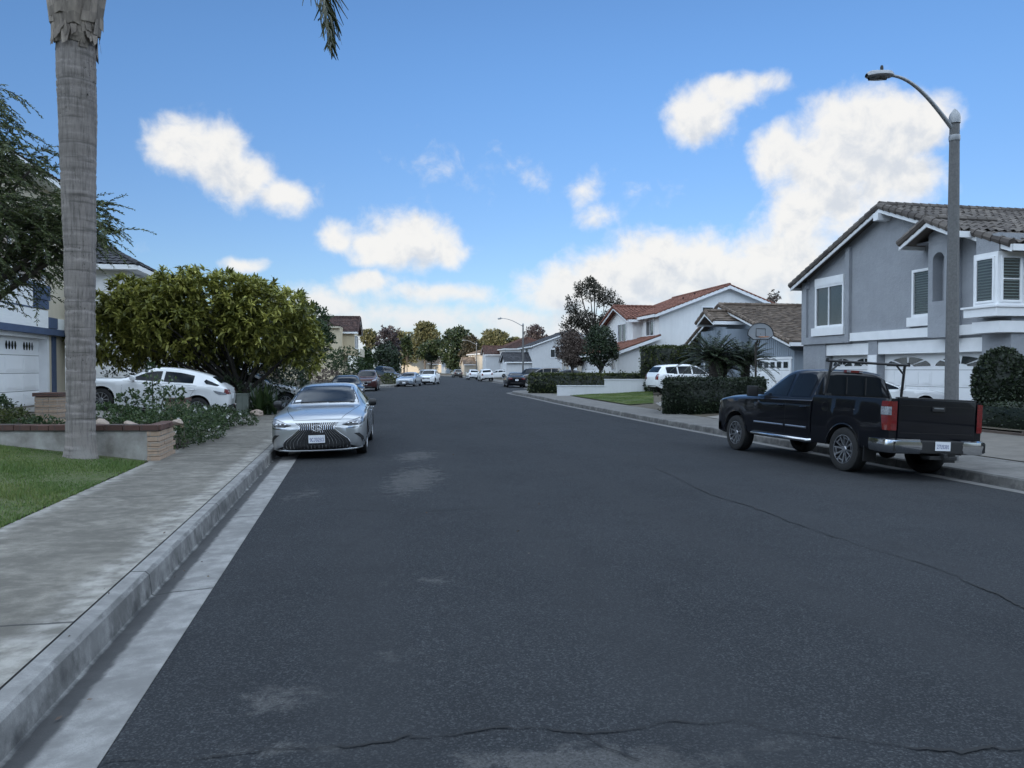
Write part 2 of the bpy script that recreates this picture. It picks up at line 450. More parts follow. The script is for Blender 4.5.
# --- materials of the street
def asphalt():
    m, t, b = mat_base('asphalt')
    pos = t.new('ShaderNodeNewGeometry').outputs['Position']
    fine = t.noise(pos, 60, 4, .8)
    grit = t.new('ShaderNodeTexVoronoi', ins={'Vector': pos, 'Scale': 105.0}).outputs['Color']
    gr = t.new('ShaderNodeSeparateColor', ins={0: grit}).outputs[0]
    big = t.noise(pos, .35, 5, .6)
    mid = t.noise(pos, 2.2, 5, .65, .4)
    c = t.mix(t.ramp(big, [(.3, 0), (.7, 1)]), (.0185,.0208,.0240), (.0300,.0330,.0370))
    c = t.mix(t.ramp(gr, [(.0, 0), (.60, .0), (1, .60)]), c, (.095,.099,.105))
    c = t.mix(t.ramp(fine, [(.34, .9), (.5, 0)]), c, (.014,.015,.017))
    # worn, bleached patches of their own shape
    wear = None
    for (x, y, rx, ry, s) in [(.35,3.3,.9,.30,1.0),(-1.25,4.0,.45,.35,.7),(-.75,4.6,.55,.25,.55),(-1.05,3.45,.7,.15,.55),(-1.55,12.0,.75,2.6,.9),(-1.9,15.2,.8,1.8,.8),(-2.9,10.6,.5,1.0,.55),(1.2,3.5,.5,.2,.5),(-.6,6.2,1.0,.5,.35)]:
        d = t.vmath('LENGTH', t.vmath('MULTIPLY', t.vmath('SUBTRACT', pos, (x, y, 0)), (1/rx, 1/ry, 0)), out=1)
        v = t.math('MULTIPLY', t.math('SUBTRACT', 1.0, d), s)
        wear = v if wear is None else t.math('MAXIMUM', wear, v)
    wn = t.noise(pos, 5.5, 7, .7, .5)
    w = t.math('ADD', t.math('MULTIPLY', wear, .9), t.math('MULTIPLY', t.math('SUBTRACT', wn, .5), 1.7))
    w = t.math('MULTIPLY', t.smooth(w, .25, .6), t.ramp(fine, [(.35, .35), (.6, 1)]))
    c = t.mix(t.math('MULTIPLY', w, .5), c, (.135,.132,.128))
    sp_ = t.new('ShaderNodeSeparateXYZ', ins={0: pos})
    lat = t.math('ADD', t.math('MULTIPLY', sp_.outputs[0], .98), t.math('MULTIPLY', sp_.outputs[1], .2))
    lane = t.math('SINE', t.math('MULTIPLY', t.math('ADD', lat, t.math('MULTIPLY', big, .8)), 3.6))
    c = t.mix(t.math('MULTIPLY', t.smooth(lane, .0, 1.0), .38), c, (.034,.036,.039))
    oil = t.math('MULTIPLY', t.ramp(t.noise(pos, 2.6, 5, .7, .8), [(.66, 0), (.74, 1)]), t.ramp(big, [(.45, 0), (.6, 1)]))
    c = t.mix(t.math('MULTIPLY', oil, .55), c, (.012,.0125,.014))
    dk = t.ramp(mid, [(.28, .35), (.5, 0)])
    c = t.mix(dk, c, (.018,.0192,.0215))
    sp = t.ramp(t.noise(pos, 16, 2, .4), [(.72, 0), (.78, .5)])
    c = t.mix(t.math('MULTIPLY', sp, .4), c, (.13,.13,.125))
    t.l.new(c, b.inputs['Base Color'])
    b.inputs['Roughness'].default_value = .88; b.inputs['Specular IOR Level'].default_value = .19
    hgt = t.math('ADD', t.math('MULTIPLY', fine, .7), gr)
    bn = t.new('ShaderNodeBump', ins={'Strength': .9, 'Distance': .008, 'Height': hgt})
    t.l.new(bn.outputs[0], b.inputs['Normal'])
    return m
def concrete(name, c1, c2, stain, joint=1.6, joint_w=.008, edge=None, channel=False, jointcol=(.03,.03,.03)):
    """concrete swept along the street; UV = (metres across, metres along)"""
    m, t, b = mat_base(name)
    uv = t.new('ShaderNodeUVMap').outputs[0]
    pos = t.new('ShaderNodeNewGeometry').outputs['Position']
    s = t.new('ShaderNodeSeparateXYZ', ins={0: uv})
    n1 = t.noise(pos, 1.3, 6, .65, .5); n2 = t.noise(pos, 6, 5, .6); n3 = t.noise(pos, 110, 4, .75)
    c = t.mix(t.ramp(n1, [(.3, 0), (.68, 1)]), c1, c2)
    c = t.mix(t.ramp(n2, [(.36, .8), (.60, 0)]), c, stain)
    c = t.mix(t.ramp(t.noise(t.vmath('MULTIPLY', pos, (.8, 1.3, 1)), 1.5, 9, .74, .4), [(.40, .8), (.56, 0)]), c, tuple(x*.9 for x in stain))
    c = t.mix(t.ramp(n3, [(.34, .7), (.52, 0)]), c, stain)
    if edge is not None:
        # cleaner, paler bands along the two edges of the walk
        a0, a1, ec = edge
        wob = t.math('MULTIPLY', t.math('SUBTRACT', n1, .5), .5)
        u = t.math('ADD', s.outputs[0], wob)
        e1 = t.smooth(u, a0+.34, a0+.12); e2 = t.smooth(u, a1-.22, a1-.02)
        c = t.mix(t.math('MULTIPLY', t.math('MAXIMUM', e1, e2), t.ramp(n2, [(.38, .1), (.62, .55)])), c, ec)
    if channel:
        wob = t.math('MULTIPLY', t.math('SUBTRACT', n2, .5), .10)
        u = t.math('ADD', s.outputs[0], wob)
        ch = t.math('MULTIPLY', t.smooth(u, .29, .34), t.smooth(u, .475, .43))
        c = t.mix(t.math('MULTIPLY', ch, .85), c, (.035,.036,.038))
        sm = t.math('MULTIPLY', t.math('MULTIPLY', t.smooth(s.outputs[0], .455, .466), t.smooth(s.outputs[0], .52, .500)), t.ramp(t.noise(t.vmath('MULTIPLY', uv, (4, .8, 1)), 2.2, 6, .68), [(.46, 0), (.53, 1)]))
        c = t.mix(t.math('MULTIPLY', sm, .48), c, (.06,.059,.057))
    if joint:
        wj = t.math('MULTIPLY', t.math('SUBTRACT', n2, .5), .05)
        fr = t.math('PINGPONG', t.math('ADD', s.outputs[1], wj), joint/2)
        j = t.smooth(fr, joint_w*1.7, joint_w*.6)
        c = t.mix(t.math('MULTIPLY', j, .85), c, jointcol)
    t.l.new(c, b.inputs['Base Color']); b.inputs['Roughness'].default_value = .88
    b.inputs['Specular IOR Level'].default_value = .3
    bn = t.new('ShaderNodeBump', ins={'Strength': .45, 'Distance': .005, 'Height': n3})
    t.l.new(bn.outputs[0], b.inputs['Normal'])
    return m
M['asphalt'] = asphalt()
M['walk'] = concrete('sidewalk_concrete', (.265,.247,.213), (.18,.167,.143), (.108,.10,.086), joint=4.9, joint_w=.012, edge=(.62, 2.34, (.40,.385,.355)))
M['gutter'] = concrete('gutter_concrete', (.315,.31,.30), (.255,.251,.243), (.165,.162,.157), joint=3.05, joint_w=.010, channel=True)
M['walk_r'] = concrete('sidewalk_right', (.20,.19,.175), (.155,.148,.138), (.115,.11,.103), joint=1.5, joint_w=.008)
M['gutter_r'] = concrete('gutter_right', (.22,.213,.20), (.165,.16,.155), (.12,.117,.113), joint=3.05, joint_w=.008, channel=True)
M['drive'] = pmat('driveway_concrete', (.24,.225,.205), (.17,.16,.147), 1.5, .85, bump=.2, bscale=80)
M['soil'] = pmat('yard_soil', (.055,.045,.032), (.10,.085,.06), 2, .95, bump=.6, bscale=20)
M['turf'] = pmat('turf_base', (.055,.075,.022), (.085,.095,.035), 3, .95, bump=.6, bscale=60)
M['dry'] = pmat('dry_ground', (.10,.10,.06), (.14,.12,.075), .05, .95)

# ground to the horizon, the road, kerbs and walks
gm = MB(); gr = [0, 60, 150, 300, 600, 1200, 3000]
rows = []
for r_ in gr:
    rows.append([(r_*math.cos(a), r_*math.sin(a)+60, -.5) for a in np.linspace(0, 2*math.pi, 49)])
gm.grid(rows); tag(gm.build('ground', M['dry']), kind='structure')

mb = MB(); rows = []
for Y in YS:
    L, Rr = lip(-1, Y), lip(1, Y)
    rows.append([(lerp(L, Rr, t), float(Y), zprof(t, float(Y))) for t in np.linspace(0, 1, 17)])
mb.grid(rows); tag(mb.build('road', M['asphalt'], smooth=60), kind='structure')

def kerb_prof(h): return [(0, .004), (.30, -.012), (GUT-.02, -.028), (GUT, -.02), (GUT+.018, h-.03), (GUT+.045, h-.004), (GUT+KERB, h)]
strip('left_kerb_and_gutter', -1, kerb_prof(.17), M['gutter'])
strip('right_kerb_and_gutter', 1, kerb_prof(.15), M['gutter_r'])
strip('left_joint', -1, [(GUT+KERB, .166), (GUT+KERB+.014, .166)], M['dark_gap'])
strip('left_sidewalk', -1, [(GUT+KERB+.014, .171), (GUT+KERB+WALK, .18), (GUT+KERB+WALK+.002, .05)], M['walk'])
strip('right_sidewalk', 1, [(GUT+KERB, .151), (GUT+KERB+WALK, .158), (GUT+KERB+WALK+.002, .0)], M['walk_r'])
def yard(side, mat, name):
    mb = MB(); rows = []
    b = GUT+KERB+WALK
    for Y in YS:
        row = []
        for d in [b+.002, b+.05, b+1, b+2.2, b+4.2, b+7, b+14, b+30, b+60]:
            p = off(side, float(Y), d) if d < b+.3 else (lip(side, float(Y)) + side*d/ .98, float(Y))
            kt = kerb_top(side, float(Y)); q = d-b
            z = kt + (min(.46, .11*q) if side < 0 else min(.26, .05*q))
            if d < b+.03: z = kt-.05
            elif d < b+.1: z = kt-.012
            row.append((p[0], p[1], z))
        rows.append(row)
    mb.grid(rows); return tag(mb.build(name, mat, recalc=True), kind='structure')
yard(-1, M['soil'], 'left_yards'); yard(1, M['soil'], 'right_yards')

def sheet(name, corners, mat, dz=.008, n=(14, 14), kind='structure', zf=None):
    a, b_, c, d = [Vector((p[0], p[1])) for p in corners]
    rows = []
    for i in range(n[0]+1):
        s = i/n[0]; row = []
        for j in range(n[1]+1):
            t = j/n[1]
            p = (a*(1-s)+d*s)*(1-t) + (b_*(1-s)+c*s)*t
            row.append((p.x, p.y, (zf or ground_z)(p.x, p.y)+dz))
        rows.append(row)
    mb = MB(); mb.grid(rows)
    return tag(mb.build(name, mat, recalc=True), kind=kind)

def crack(name, pts, w=.010, jit=.014):
    """a crack in the asphalt: a thin jagged strip lying on the road"""
    mb = MB(); P = []
    for (x0, y0), (x1, y1) in zip(pts[:-1], pts[1:]):
        L = math.hypot(x1-x0, y1-y0); k = max(2, int(L/.035))
        for i in range(k): P.append((lerp(x0, x1, i/k), lerp(y0, y1, i/k)))
    P.append(pts[-1]); Q = []
    a = b = 0
    for (x, y) in P:
        a = .86*a + random.gauss(0, jit); b = .86*b + random.gauss(0, jit); Q.append((x+a*.6, y+b*.6))
    ws = w; rows = []
    for i, (x, y) in enumerate(Q):
        x1, y1 = Q[min(i+1, len(Q)-1)]; x0, y0 = Q[max(i-1, 0)]
        dx, dy = x1-x0, y1-y0; n = math.hypot(dx, dy) or 1
        ws = max(w*.32, min(w*1.9, ws + random.gauss(0, w*.30)))
        nx, ny = -dy/n*ws*.5, dx/n*ws*.5
        z = ground_z(x, y)+.008
        rows.append([(x-nx, y-ny, z), (x+nx, y+ny, z)])
    mb.grid(rows); return tag(mb.build(name, M['dark_gap']), kind='structure')
def gp(px, py, z=0.0):
    Y = (H_CAM-z)*F_PIX/(py-HZ); return ((px-CX)/F_PIX*Y, Y)
crack('road_crack', [gp(*q) for q in ((100,766),(180,760),(230,757),(300,754),(360,748),(436,740),(490,734),(530,733),(565,736),(600,739),(640,738),(672,733),(700,731),(731,728),(770,733),(812,740),(860,746),(905,753),(953,758),(990,755),(1040,752))], .013, .021)
crack('road_crack', [gp(575,738), gp(590,748), gp(612,757), gp(640,768)], .007, .02)
crack('road_crack', [gp(300,507), gp(360,511), gp(430,513), gp(500,509)], .006, .02)
crack('road_crack', [gp(655,468), gp(700,489), gp(708,493), gp(760,510), gp(820,532), gp(880,551), gp(962,576), gp(975,585), gp(1030,610)], .017, .02)
crack('road_crack', [gp(420,513), gp(520,508), gp(610,500), gp(700,494)], .008)

# unseen ridge added behind the camera to shade the near street
mb = MB(); rows = []
for i, x in enumerate(np.linspace(-900, 900, 61)):
    row = []
    for j, t in enumerate(np.linspace(0, 1, 15)):
        y = -260 - 330*t
        h = (106 + 7*math.sin(x*.008+1) + 4*math.sin(x*.023))*math.sin(math.pi*min(1, t))**1.2
        row.append((x, y, -1+h))
    rows.append(row)
mb.grid(rows); tag(mb.build('added_shade_ridge', M['dry'], smooth=80), kind='structure')
# ------------------------------------------------------------------ vehicles
def fill2d(poly, step=.12):
    bm = bmesh.new()
    vs = [bm.verts.new((p[0], p[1], 0)) for p in poly]
    bm.faces.new(vs)
    bmesh.ops.triangulate(bm, faces=bm.faces[:], ngon_method='EAR_CLIP')
    for ax in (0, 1):
        lo = min(p[ax] for p in poly); hi = max(p[ax] for p in poly)
        n = max(1, int(math.ceil((hi-lo)/step)))
        for k in range(1, n):
            co = [0, 0, 0]; co[ax] = lo+(hi-lo)*k/n
            no = [0, 0, 0]; no[ax] = 1
            bmesh.ops.bisect_plane(bm, geom=bm.verts[:]+bm.edges[:]+bm.faces[:], plane_co=co, plane_no=no, dist=1e-5)
    bm.verts.index_update()
    V = [(v.co.x, v.co.y) for v in bm.verts]; F = [tuple(v.index for v in f.verts) for f in bm.faces]
    bm.free(); return V, F

class Shell:
    """a lofted body: sections along x (0 = nose) that panels, glass and lamps are laid on"""
    def __init__(s, L, xs, section):
        s.L = L; s.mb = MB(); rows = []
        for x in xs:
            half = section(x)                      # list of (y,z) from bottom centre to top centre, y >= 0
            X = L/2 - x
            rows.append([(X, y, z) for y, z in half] + [(X, -y, z) for y, z in reversed(half)])
        s.n = len(rows[0]); s.rows = rows
        v = [p for r in rows for p in r]; n = s.n; f = []; m = []
        nh = n//2
        for i in range(len(rows)-1):
            for j in range(n):
                k = (j+1) % n
                if j == nh-1 or j == n-1: continue
                f.append((i*n+j, i*n+k, (i+1)*n+k, (i+1)*n+j))
                jj = j if j < nh else n-2-j
                m.append(1 if jj <= s.dark_rows(jj) else 0)
        f.append(tuple(range(n))[::-1]); m.append(0)
        f.append(tuple(range((len(rows)-1)*n, len(rows)*n))); m.append(0)
        s.v, s.f, s.m = v, f, m
        s.bvh = BVHTree.FromPolygons([Vector(p) for p in v], f)
    def dark_rows(s, j): return 1
    def body(s, name, mats, parent, angle=38):
        mb = MB(); mb.v = list(s.v); mb.f = list(s.f); mb.m = list(s.m); mb.rnd = [.5]*len(s.f)
        return mb.build(name, mats, parent, smooth=angle, recalc=True)
    def hit(s, axis, a, b, side=1):
        L = s.L
        if axis == 'side': o, d = Vector((L/2-a, side*3, b)), Vector((0, -side, 0))
        elif axis == 'front': o, d = Vector((L/2+3, a, b)), Vector((-1, 0, 0))
        elif axis == 'rear': o, d = Vector((-L/2-3, a, b)), Vector((1, 0, 0))
        else: o, d = Vector((L/2-a, b, 4)), Vector((0, 0, -1))
        p, n, i, dist = s.bvh.ray_cast(o, d)
        if p is None:
            p, n, i, dist = s.bvh.find_nearest(o + d*2.0)
        if n.dot(d) > 0: n = -n
        return p, n
    def patch(s, mb, axis, poly, off=.005, side=1, step=.12, m=0):
        V, F = fill2d(poly, step); out = []
        for a, b in V:
            p, n = s.hit(axis, a, b, side); out.append(p + n*off)
        mb.mesh(out, F, m)
    def line(s, mb, axis, pts, w=.008, off=.002, side=1, m=0):
        for (a0, b0), (a1, b1) in zip(pts[:-1], pts[1:]):
            dx, dy = a1-a0, b1-b0; l = math.hypot(dx, dy) or 1
            nx, ny = -dy/l*w/2, dx/l*w/2
            k = max(1, int(l/.10)); rows = []
            for i in range(k+1):
                t = i/k; r = []
                for sg in (-1, 1):
                    p, n = s.hit(axis, a0+dx*t+nx*sg, b0+dy*t+ny*sg, side); r.append(p+n*off)
                rows.append(r)
            mb.grid(rows, m)
    def rod(s, mb, axis, pts, rad, off=.004, side=1, m=0, n=6):
        P = []
        for a, b in pts:
            p, nn = s.hit(axis, a, b, side); P.append(p + nn*off)
        mb.tube(P, rad, n, m)

def mirror(poly): return [(-a, b) for a, b in poly][::-1]

def body_section(S):
    """section function for a closed car body from a spec of profiles"""
    fW, fL, fS, fT, fG = (pchip(S[k]) for k in ('W', 'ZL', 'ZS', 'ZT', 'GT'))
    ar, hub = S['arch'], S['hub']
    def sec(x):
        w, zl, zs, zt, gt = (float(f(x)) for f in (fW, fL, fS, fT, fG))
        zo = zl
        for xc in S['axles']:
            d = abs(x-xc)
            if d < ar: zl = max(zl, hub + math.sqrt(ar*ar-d*d)*1.0)
        zs = max(zs, zl+.03); h = zt-zs; drop = min(.075, .35*max(h, 0))
        gb = min(S.get('gb', .93)*w, .97*w)
        gt = min(gt, gb)
        k = zs-zl
        kk = S.get('tuck', .955)
        bel = S.get('bel', .975)
        return [(0, zl), (.80*w, zl), (lerp(kk, 1, min(1, (zl-zo)/.1))*w, zl+min(.05, .2*k)), (.992*w, zl+.28*k), (w, zl+.55*k), (.995*w, zl+.78*k),
                (bel*w, zs-.02), ((bel-.022)*w, zs), (gb, zs+.012+.02*min(1, h)), (lerp(gb, gt, .48)+.012*min(1, h/.3), zs+.46*(h-drop)+.01),
                (gt, zt-drop), (gt*.9, zt-drop*.42), (gt*.6, zt-drop*.08), (0, zt)]
    return sec
def stations(S):
    L = S['L']; xs = list(np.linspace(0, L, 61)) + [.01, .025, .05, .09, .13, L-.01, L-.025, L-.05, L-.09]
    for xc in S['axles']:
        for a in np.linspace(0, math.pi, 19): xs.append(xc + S['arch']*math.cos(a))
        xs += [xc-S['arch']-.004, xc+S['arch']+.004]
    xs = sorted(x for x in xs if 0 <= x <= L); out = [xs[0]]
    for x in xs[1:]:
        if x-out[-1] > .003: out.append(x)
    return out

SEDAN = dict(L=4.975, axles=(.97, 3.84), arch=.372, hub=.325, wr=.335, ww=.225, track=.80,
    W=[(0,.58),(.03,.70),(.10,.80),(.28,.885),(.7,.922),(2.5,.932),(4.2,.92),(4.6,.88),(4.85,.80),(4.94,.70),(4.975,.6)],
    ZL=[(0,.25),(.08,.19),(.5,.17),(4.4,.18),(4.8,.24),(4.975,.32)],
    ZS=[(0,.60),(.06,.67),(.2,.745),(.5,.82),(1.0,.875),(1.6,.915),(3.6,.965),(4.5,.985),(4.9,.95),(4.975,.86)],
    ZT=[(0,.63),(.06,.70),(.2,.78),(.5,.87),(1.0,.945),(1.52,1.0),(1.62,1.04),(2.42,1.385),(2.75,1.438),(3.1,1.445),(3.5,1.41),(4.35,1.13),(4.5,1.09),(4.85,1.05),(4.95,.98),(4.975,.9)],
    GT=[(0,.5),(.2,.66),(1.0,.74),(1.5,.76),(1.65,.76),(2.45,.605),(3.3,.59),(4.3,.68),(4.6,.74),(4.975,.5)],
    glass=[(1.74,2.72),(2.80,3.62),(3.68,4.05)], ws=(1.60,2.46), rg=('top',3.50,4.34), doors=[(1.55,2.76),(2.76,3.85)])
SUV = dict(L=4.62, axles=(.90, 3.57), arch=.40, hub=.35, wr=.36, ww=.235, track=.79,
    W=[(0,.62),(.03,.74),(.12,.84),(.3,.895),(.8,.92),(2.5,.928),(4.1,.91),(4.45,.86),(4.58,.78),(4.62,.70)],
    ZL=[(0,.30),(.1,.25),(.5,.22),(4.1,.23),(4.45,.32),(4.62,.42)],
    ZS=[(0,.74),(.06,.84),(.2,.93),(.5,.98),(1.0,1.02),(1.6,1.05),(3.6,1.11),(4.3,1.14),(4.55,1.10),(4.62,.95)],
    ZT=[(0,.78),(.06,.90),(.2,.99),(.5,1.05),(1.0,1.10),(1.3,1.13),(1.38,1.16),(2.05,1.58),(2.3,1.655),(2.8,1.69),(3.6,1.67),(4.12,1.62),(4.2,1.58),(4.52,1.18),(4.62,1.0)],
    GT=[(0,.52),(.2,.7),(1.0,.75),(1.3,.78),(2.1,.66),(3.5,.64),(4.15,.62),(4.5,.74),(4.62,.6)],
    glass=[(1.55,2.45),(2.53,3.32),(3.40,4.05)], ws=(1.37,2.12), rg=('rear',1.18,1.56), doors=[(1.36,2.48),(2.48,3.5)])
HATCH = dict(L=4.32, axles=(.90, 3.50), arch=.365, hub=.315, wr=.325, ww=.215, track=.765,
    W=[(0,.58),(.03,.70),(.12,.80),(.3,.85),(.8,.878),(2.5,.885),(3.8,.875),(4.1,.83),(4.27,.74),(4.32,.66)],
    ZL=[(0,.24),(.1,.18),(.5,.165),(3.9,.18),(4.15,.25),(4.32,.36)],
    ZS=[(0,.62),(.06,.70),(.2,.78),(.5,.86),(1.0,.90),(1.5,.925),(3.4,1.0),(4.0,1.02),(4.25,.97),(4.32,.85)],
    ZT=[(0,.65),(.06,.74),(.2,.82),(.5,.91),(1.0,.965),(1.3,.99),(1.42,1.03),(2.1,1.375),(2.4,1.43),(2.8,1.44),(3.3,1.39),(3.78,1.29),(4.05,1.12),(4.2,1.03),(4.32,.9)],
    GT=[(0,.5),(.2,.64),(1.0,.70),(1.3,.72),(2.1,.60),(3.4,.55),(3.85,.53),(4.2,.68),(4.32,.55)],
    glass=[(1.62,2.42),(2.5,3.30)], ws=(1.36,2.14), rg=('top',3.72,4.06), doors=[(1.4,2.46),(2.46,3.42)])

def wheel_pair(root, S, rim='five', detail=True, mat_rim='satin'):
    """four wheels: each a tyre mesh with a rim as its sub-part"""
    first = None
    for xc in S['axles']:
        for sd in (1, -1):
            loc = (S['L']/2-xc, sd*(S['track']), S['wr'])
            if first is None:
                r, w = S['wr'], S['ww']; h = w/2
                mb = MB()
                ri = r*.66
                mb.lathe([(ri,-h*.9),(r*.86,-h),(r*.97,-h*.86),(r,-h*.55),(r,h*.55),(r*.97,h*.86),(r*.86,h),(ri,h*.9),(ri*.99,h*.6),(ri*.97,-h*.6),(ri,-h*.9)], 36 if detail else 18, axis='y')
                first = mb.build('wheel', M['rubber'], root, smooth=40)
                rb = MB()
                rb.lathe([(ri*1.0,h*.90),(ri*.93,h*.86),(ri*.90,h*.4),(ri*.55,h*.28),(.001,h*.3)], 36 if detail else 18, m=1, axis='y')
                ns = {'five': 5, 'ten': 10, 'six': 6}[rim]
                for k in range(ns):
                    a = 2*math.pi*k/ns; ca, sa = math.cos(a), math.sin(a)
                    def P(u, v, y): return (ca*u - sa*v, y, sa*u + ca*v)
                    if rim == 'six':      # six twin-post spokes, as on a pickup
                        for dv in (-1, 1):
                            a0, a1, b0, b1 = .05, .075, .10, .045
                            pts = [P(.06, dv*.012, h*.72), P(.06, dv*.036, h*.72), P(ri*.93, dv*(.062+.03), h*.86), P(ri*.93, dv*.062, h*.86)]
                            if dv < 0: pts = pts[::-1]
                            rb.prism([tuple(p) for p in pts], (0, -.03, 0))
                        pts = [P(ri*.72, -.08, h*.83), P(ri*.72, .08, h*.83), P(ri*.80, .08, h*.85), P(ri*.80, -.08, h*.85)]
                        rb.prism(pts, (0, -.02, 0))
                    else:
                        wa, wb = (.035, .022) if ns == 5 else (.018, .012)
                        for dv in ((-.6, .6) if ns == 5 else (0,)):
                            pts = [P(.05, -wa*.5+dv*.02, h*.7), P(.05, wa*.5+dv*.02, h*.7), P(ri*.94, wb+dv*.07, h*.86), P(ri*.94, -wb+dv*.07, h*.86)]
                            rb.prism(pts, (0, -.03, 0))
                rb.lathe([(.001,h*.80),(.05,h*.78),(.062,h*.66)], 16, axis='y')
                rb.lathe([(ri*.99,h*.92),(ri*.94,h*.93),(ri*.93,h*.85)], 36 if detail else 18, axis='y')
                if sd < 0: pass
                rb.build('rim', [M[mat_rim], M['rim_dark']], first, smooth=30, recalc=False)
                w_ = first
            else:
                w_ = copy_tree(first, root)
            w_.location = loc
            w_.rotation_euler = (0, 0, 0 if sd > 0 else math.pi)
            w_.rotation_euler[1] = random.uniform(0, 6)
    return first

def drop_on(root, X, Y, heading, S, dz=0.0, zf=None):
    """stand the vehicle on its four wheels; heading = world angle of its forward (+x) axis"""
    zf = zf or ground_z
    c, s = math.cos(heading), math.sin(heading)
    xa, xb = S['L']/2-S['axles'][0], S['L']/2-S['axles'][1]
    def z(x, y): return zf(X+c*x-s*y, Y+s*x+c*y)
    fl, frr, rl, rr = z(xa, S['track']), z(xa, -S['track']), z(xb, S['track']), z(xb, -S['track'])
    pitch = ((fl+frr)-(rl+rr))/2/(xa-xb); roll = ((fl+rl)-(frr+rr))/2/(2*S['track'])
    root.location = (X, Y, (fl+frr+rl+rr)/4 + dz - pitch*(xa+xb)/2)
    root.rotation_euler = (math.atan(roll), -math.atan(pitch), heading)

def text_marks(mb, fr, text_w, text_h, n, m=0):
    """a row of little character strokes on a plate, in a frame (origin, e1, normal)"""
    pass

FONT = {'0':['01110','10001','10011','10101','11001','10001','01110'],'1':['00100','01100','00100','00100','00100','00100','01110'],'2':['01110','10001','00001','00110','01000','10000','11111'],'3':['01110','10001','00001','00110','00001','10001','01110'],'4':['00010','00110','01010','10010','11111','00010','00010'],'5':['11111','10000','11110','00001','00001','10001','01110'],'6':['01110','10000','11110','10001','10001','10001','01110'],'7':['11111','00001','00010','00100','01000','01000','01000'],'8':['01110','10001','10001','01110','10001','10001','01110'],'9':['01110','10001','10001','01111','00001','00001','01110'],'C':['01110','10001','10000','10000','10000','10001','01110'],'L':['10000','10000','10000','10000','10000','10000','11111'],'J':['00111','00010','00010','00010','00010','10010','01100'],'G':['01110','10001','10000','10111','10001','10001','01110'],'U':['10001','10001','10001','10001','10001','10001','01110'],'Z':['11111','00001','00010','00100','01000','10000','11111']}
def dot_text(mb, text, place, w, h):
    """letters from small squares; place(a,b) maps plate coordinates to 3D"""
    cw = w/(len(text)*6-1); ch = h/7
    for i, ch_ in enumerate(text):
        for r, row in enumerate(FONT.get(ch_, FONT['0'])):
            for c, bit in enumerate(row):
                if bit == '1':
                    a0 = -w/2+(i*6+c)*cw; b0 = h/2-(r+1)*ch
                    mb.face([place(a0, b0), place(a0+cw, b0), place(a0+cw, b0+ch), place(a0, b0+ch)])

def plate(root, shell, axis, yc, zc, text=None, w=.305, h=.155, push=.012):
    p, n = shell.hit(axis, yc, zc)
    sx = 1 if axis == 'front' else -1
    mb = MB(); x = p.x + sx*push
    mb.box(x-.006, x+.006, yc-w/2, yc+w/2, zc-h/2, zc+h/2)
    pl = mb.build('licence_plate', M['plate'], root, bevel=.003)
    if text:
        tb = MB()
        def place(a, b): return (x+sx*.0085, yc + sx*a, zc+b)
        dot_text(tb, text, lambda a, b: place(a, b-.012), w*.86, h*.48)
        tb.build('plate_number', M['plate_ink'], pl)
    return pl

def glass_poly(S, xa, xb, lo=.045, hi=.05):
    fS, fT = pchip(S['ZS']), pchip(S['ZT']); bot, top = [], []
    for x in np.linspace(xa, xb, 13):
        zs, zt = float(fS(x)), float(fT(x)); h = zt-zs; drop = min(.075, .35*max(h, 0))
        b, t = zs+lo, zt-drop-hi
        if t-b > .02: bot.append((x, b)); top.append((x, t))
    return bot + top[::-1]

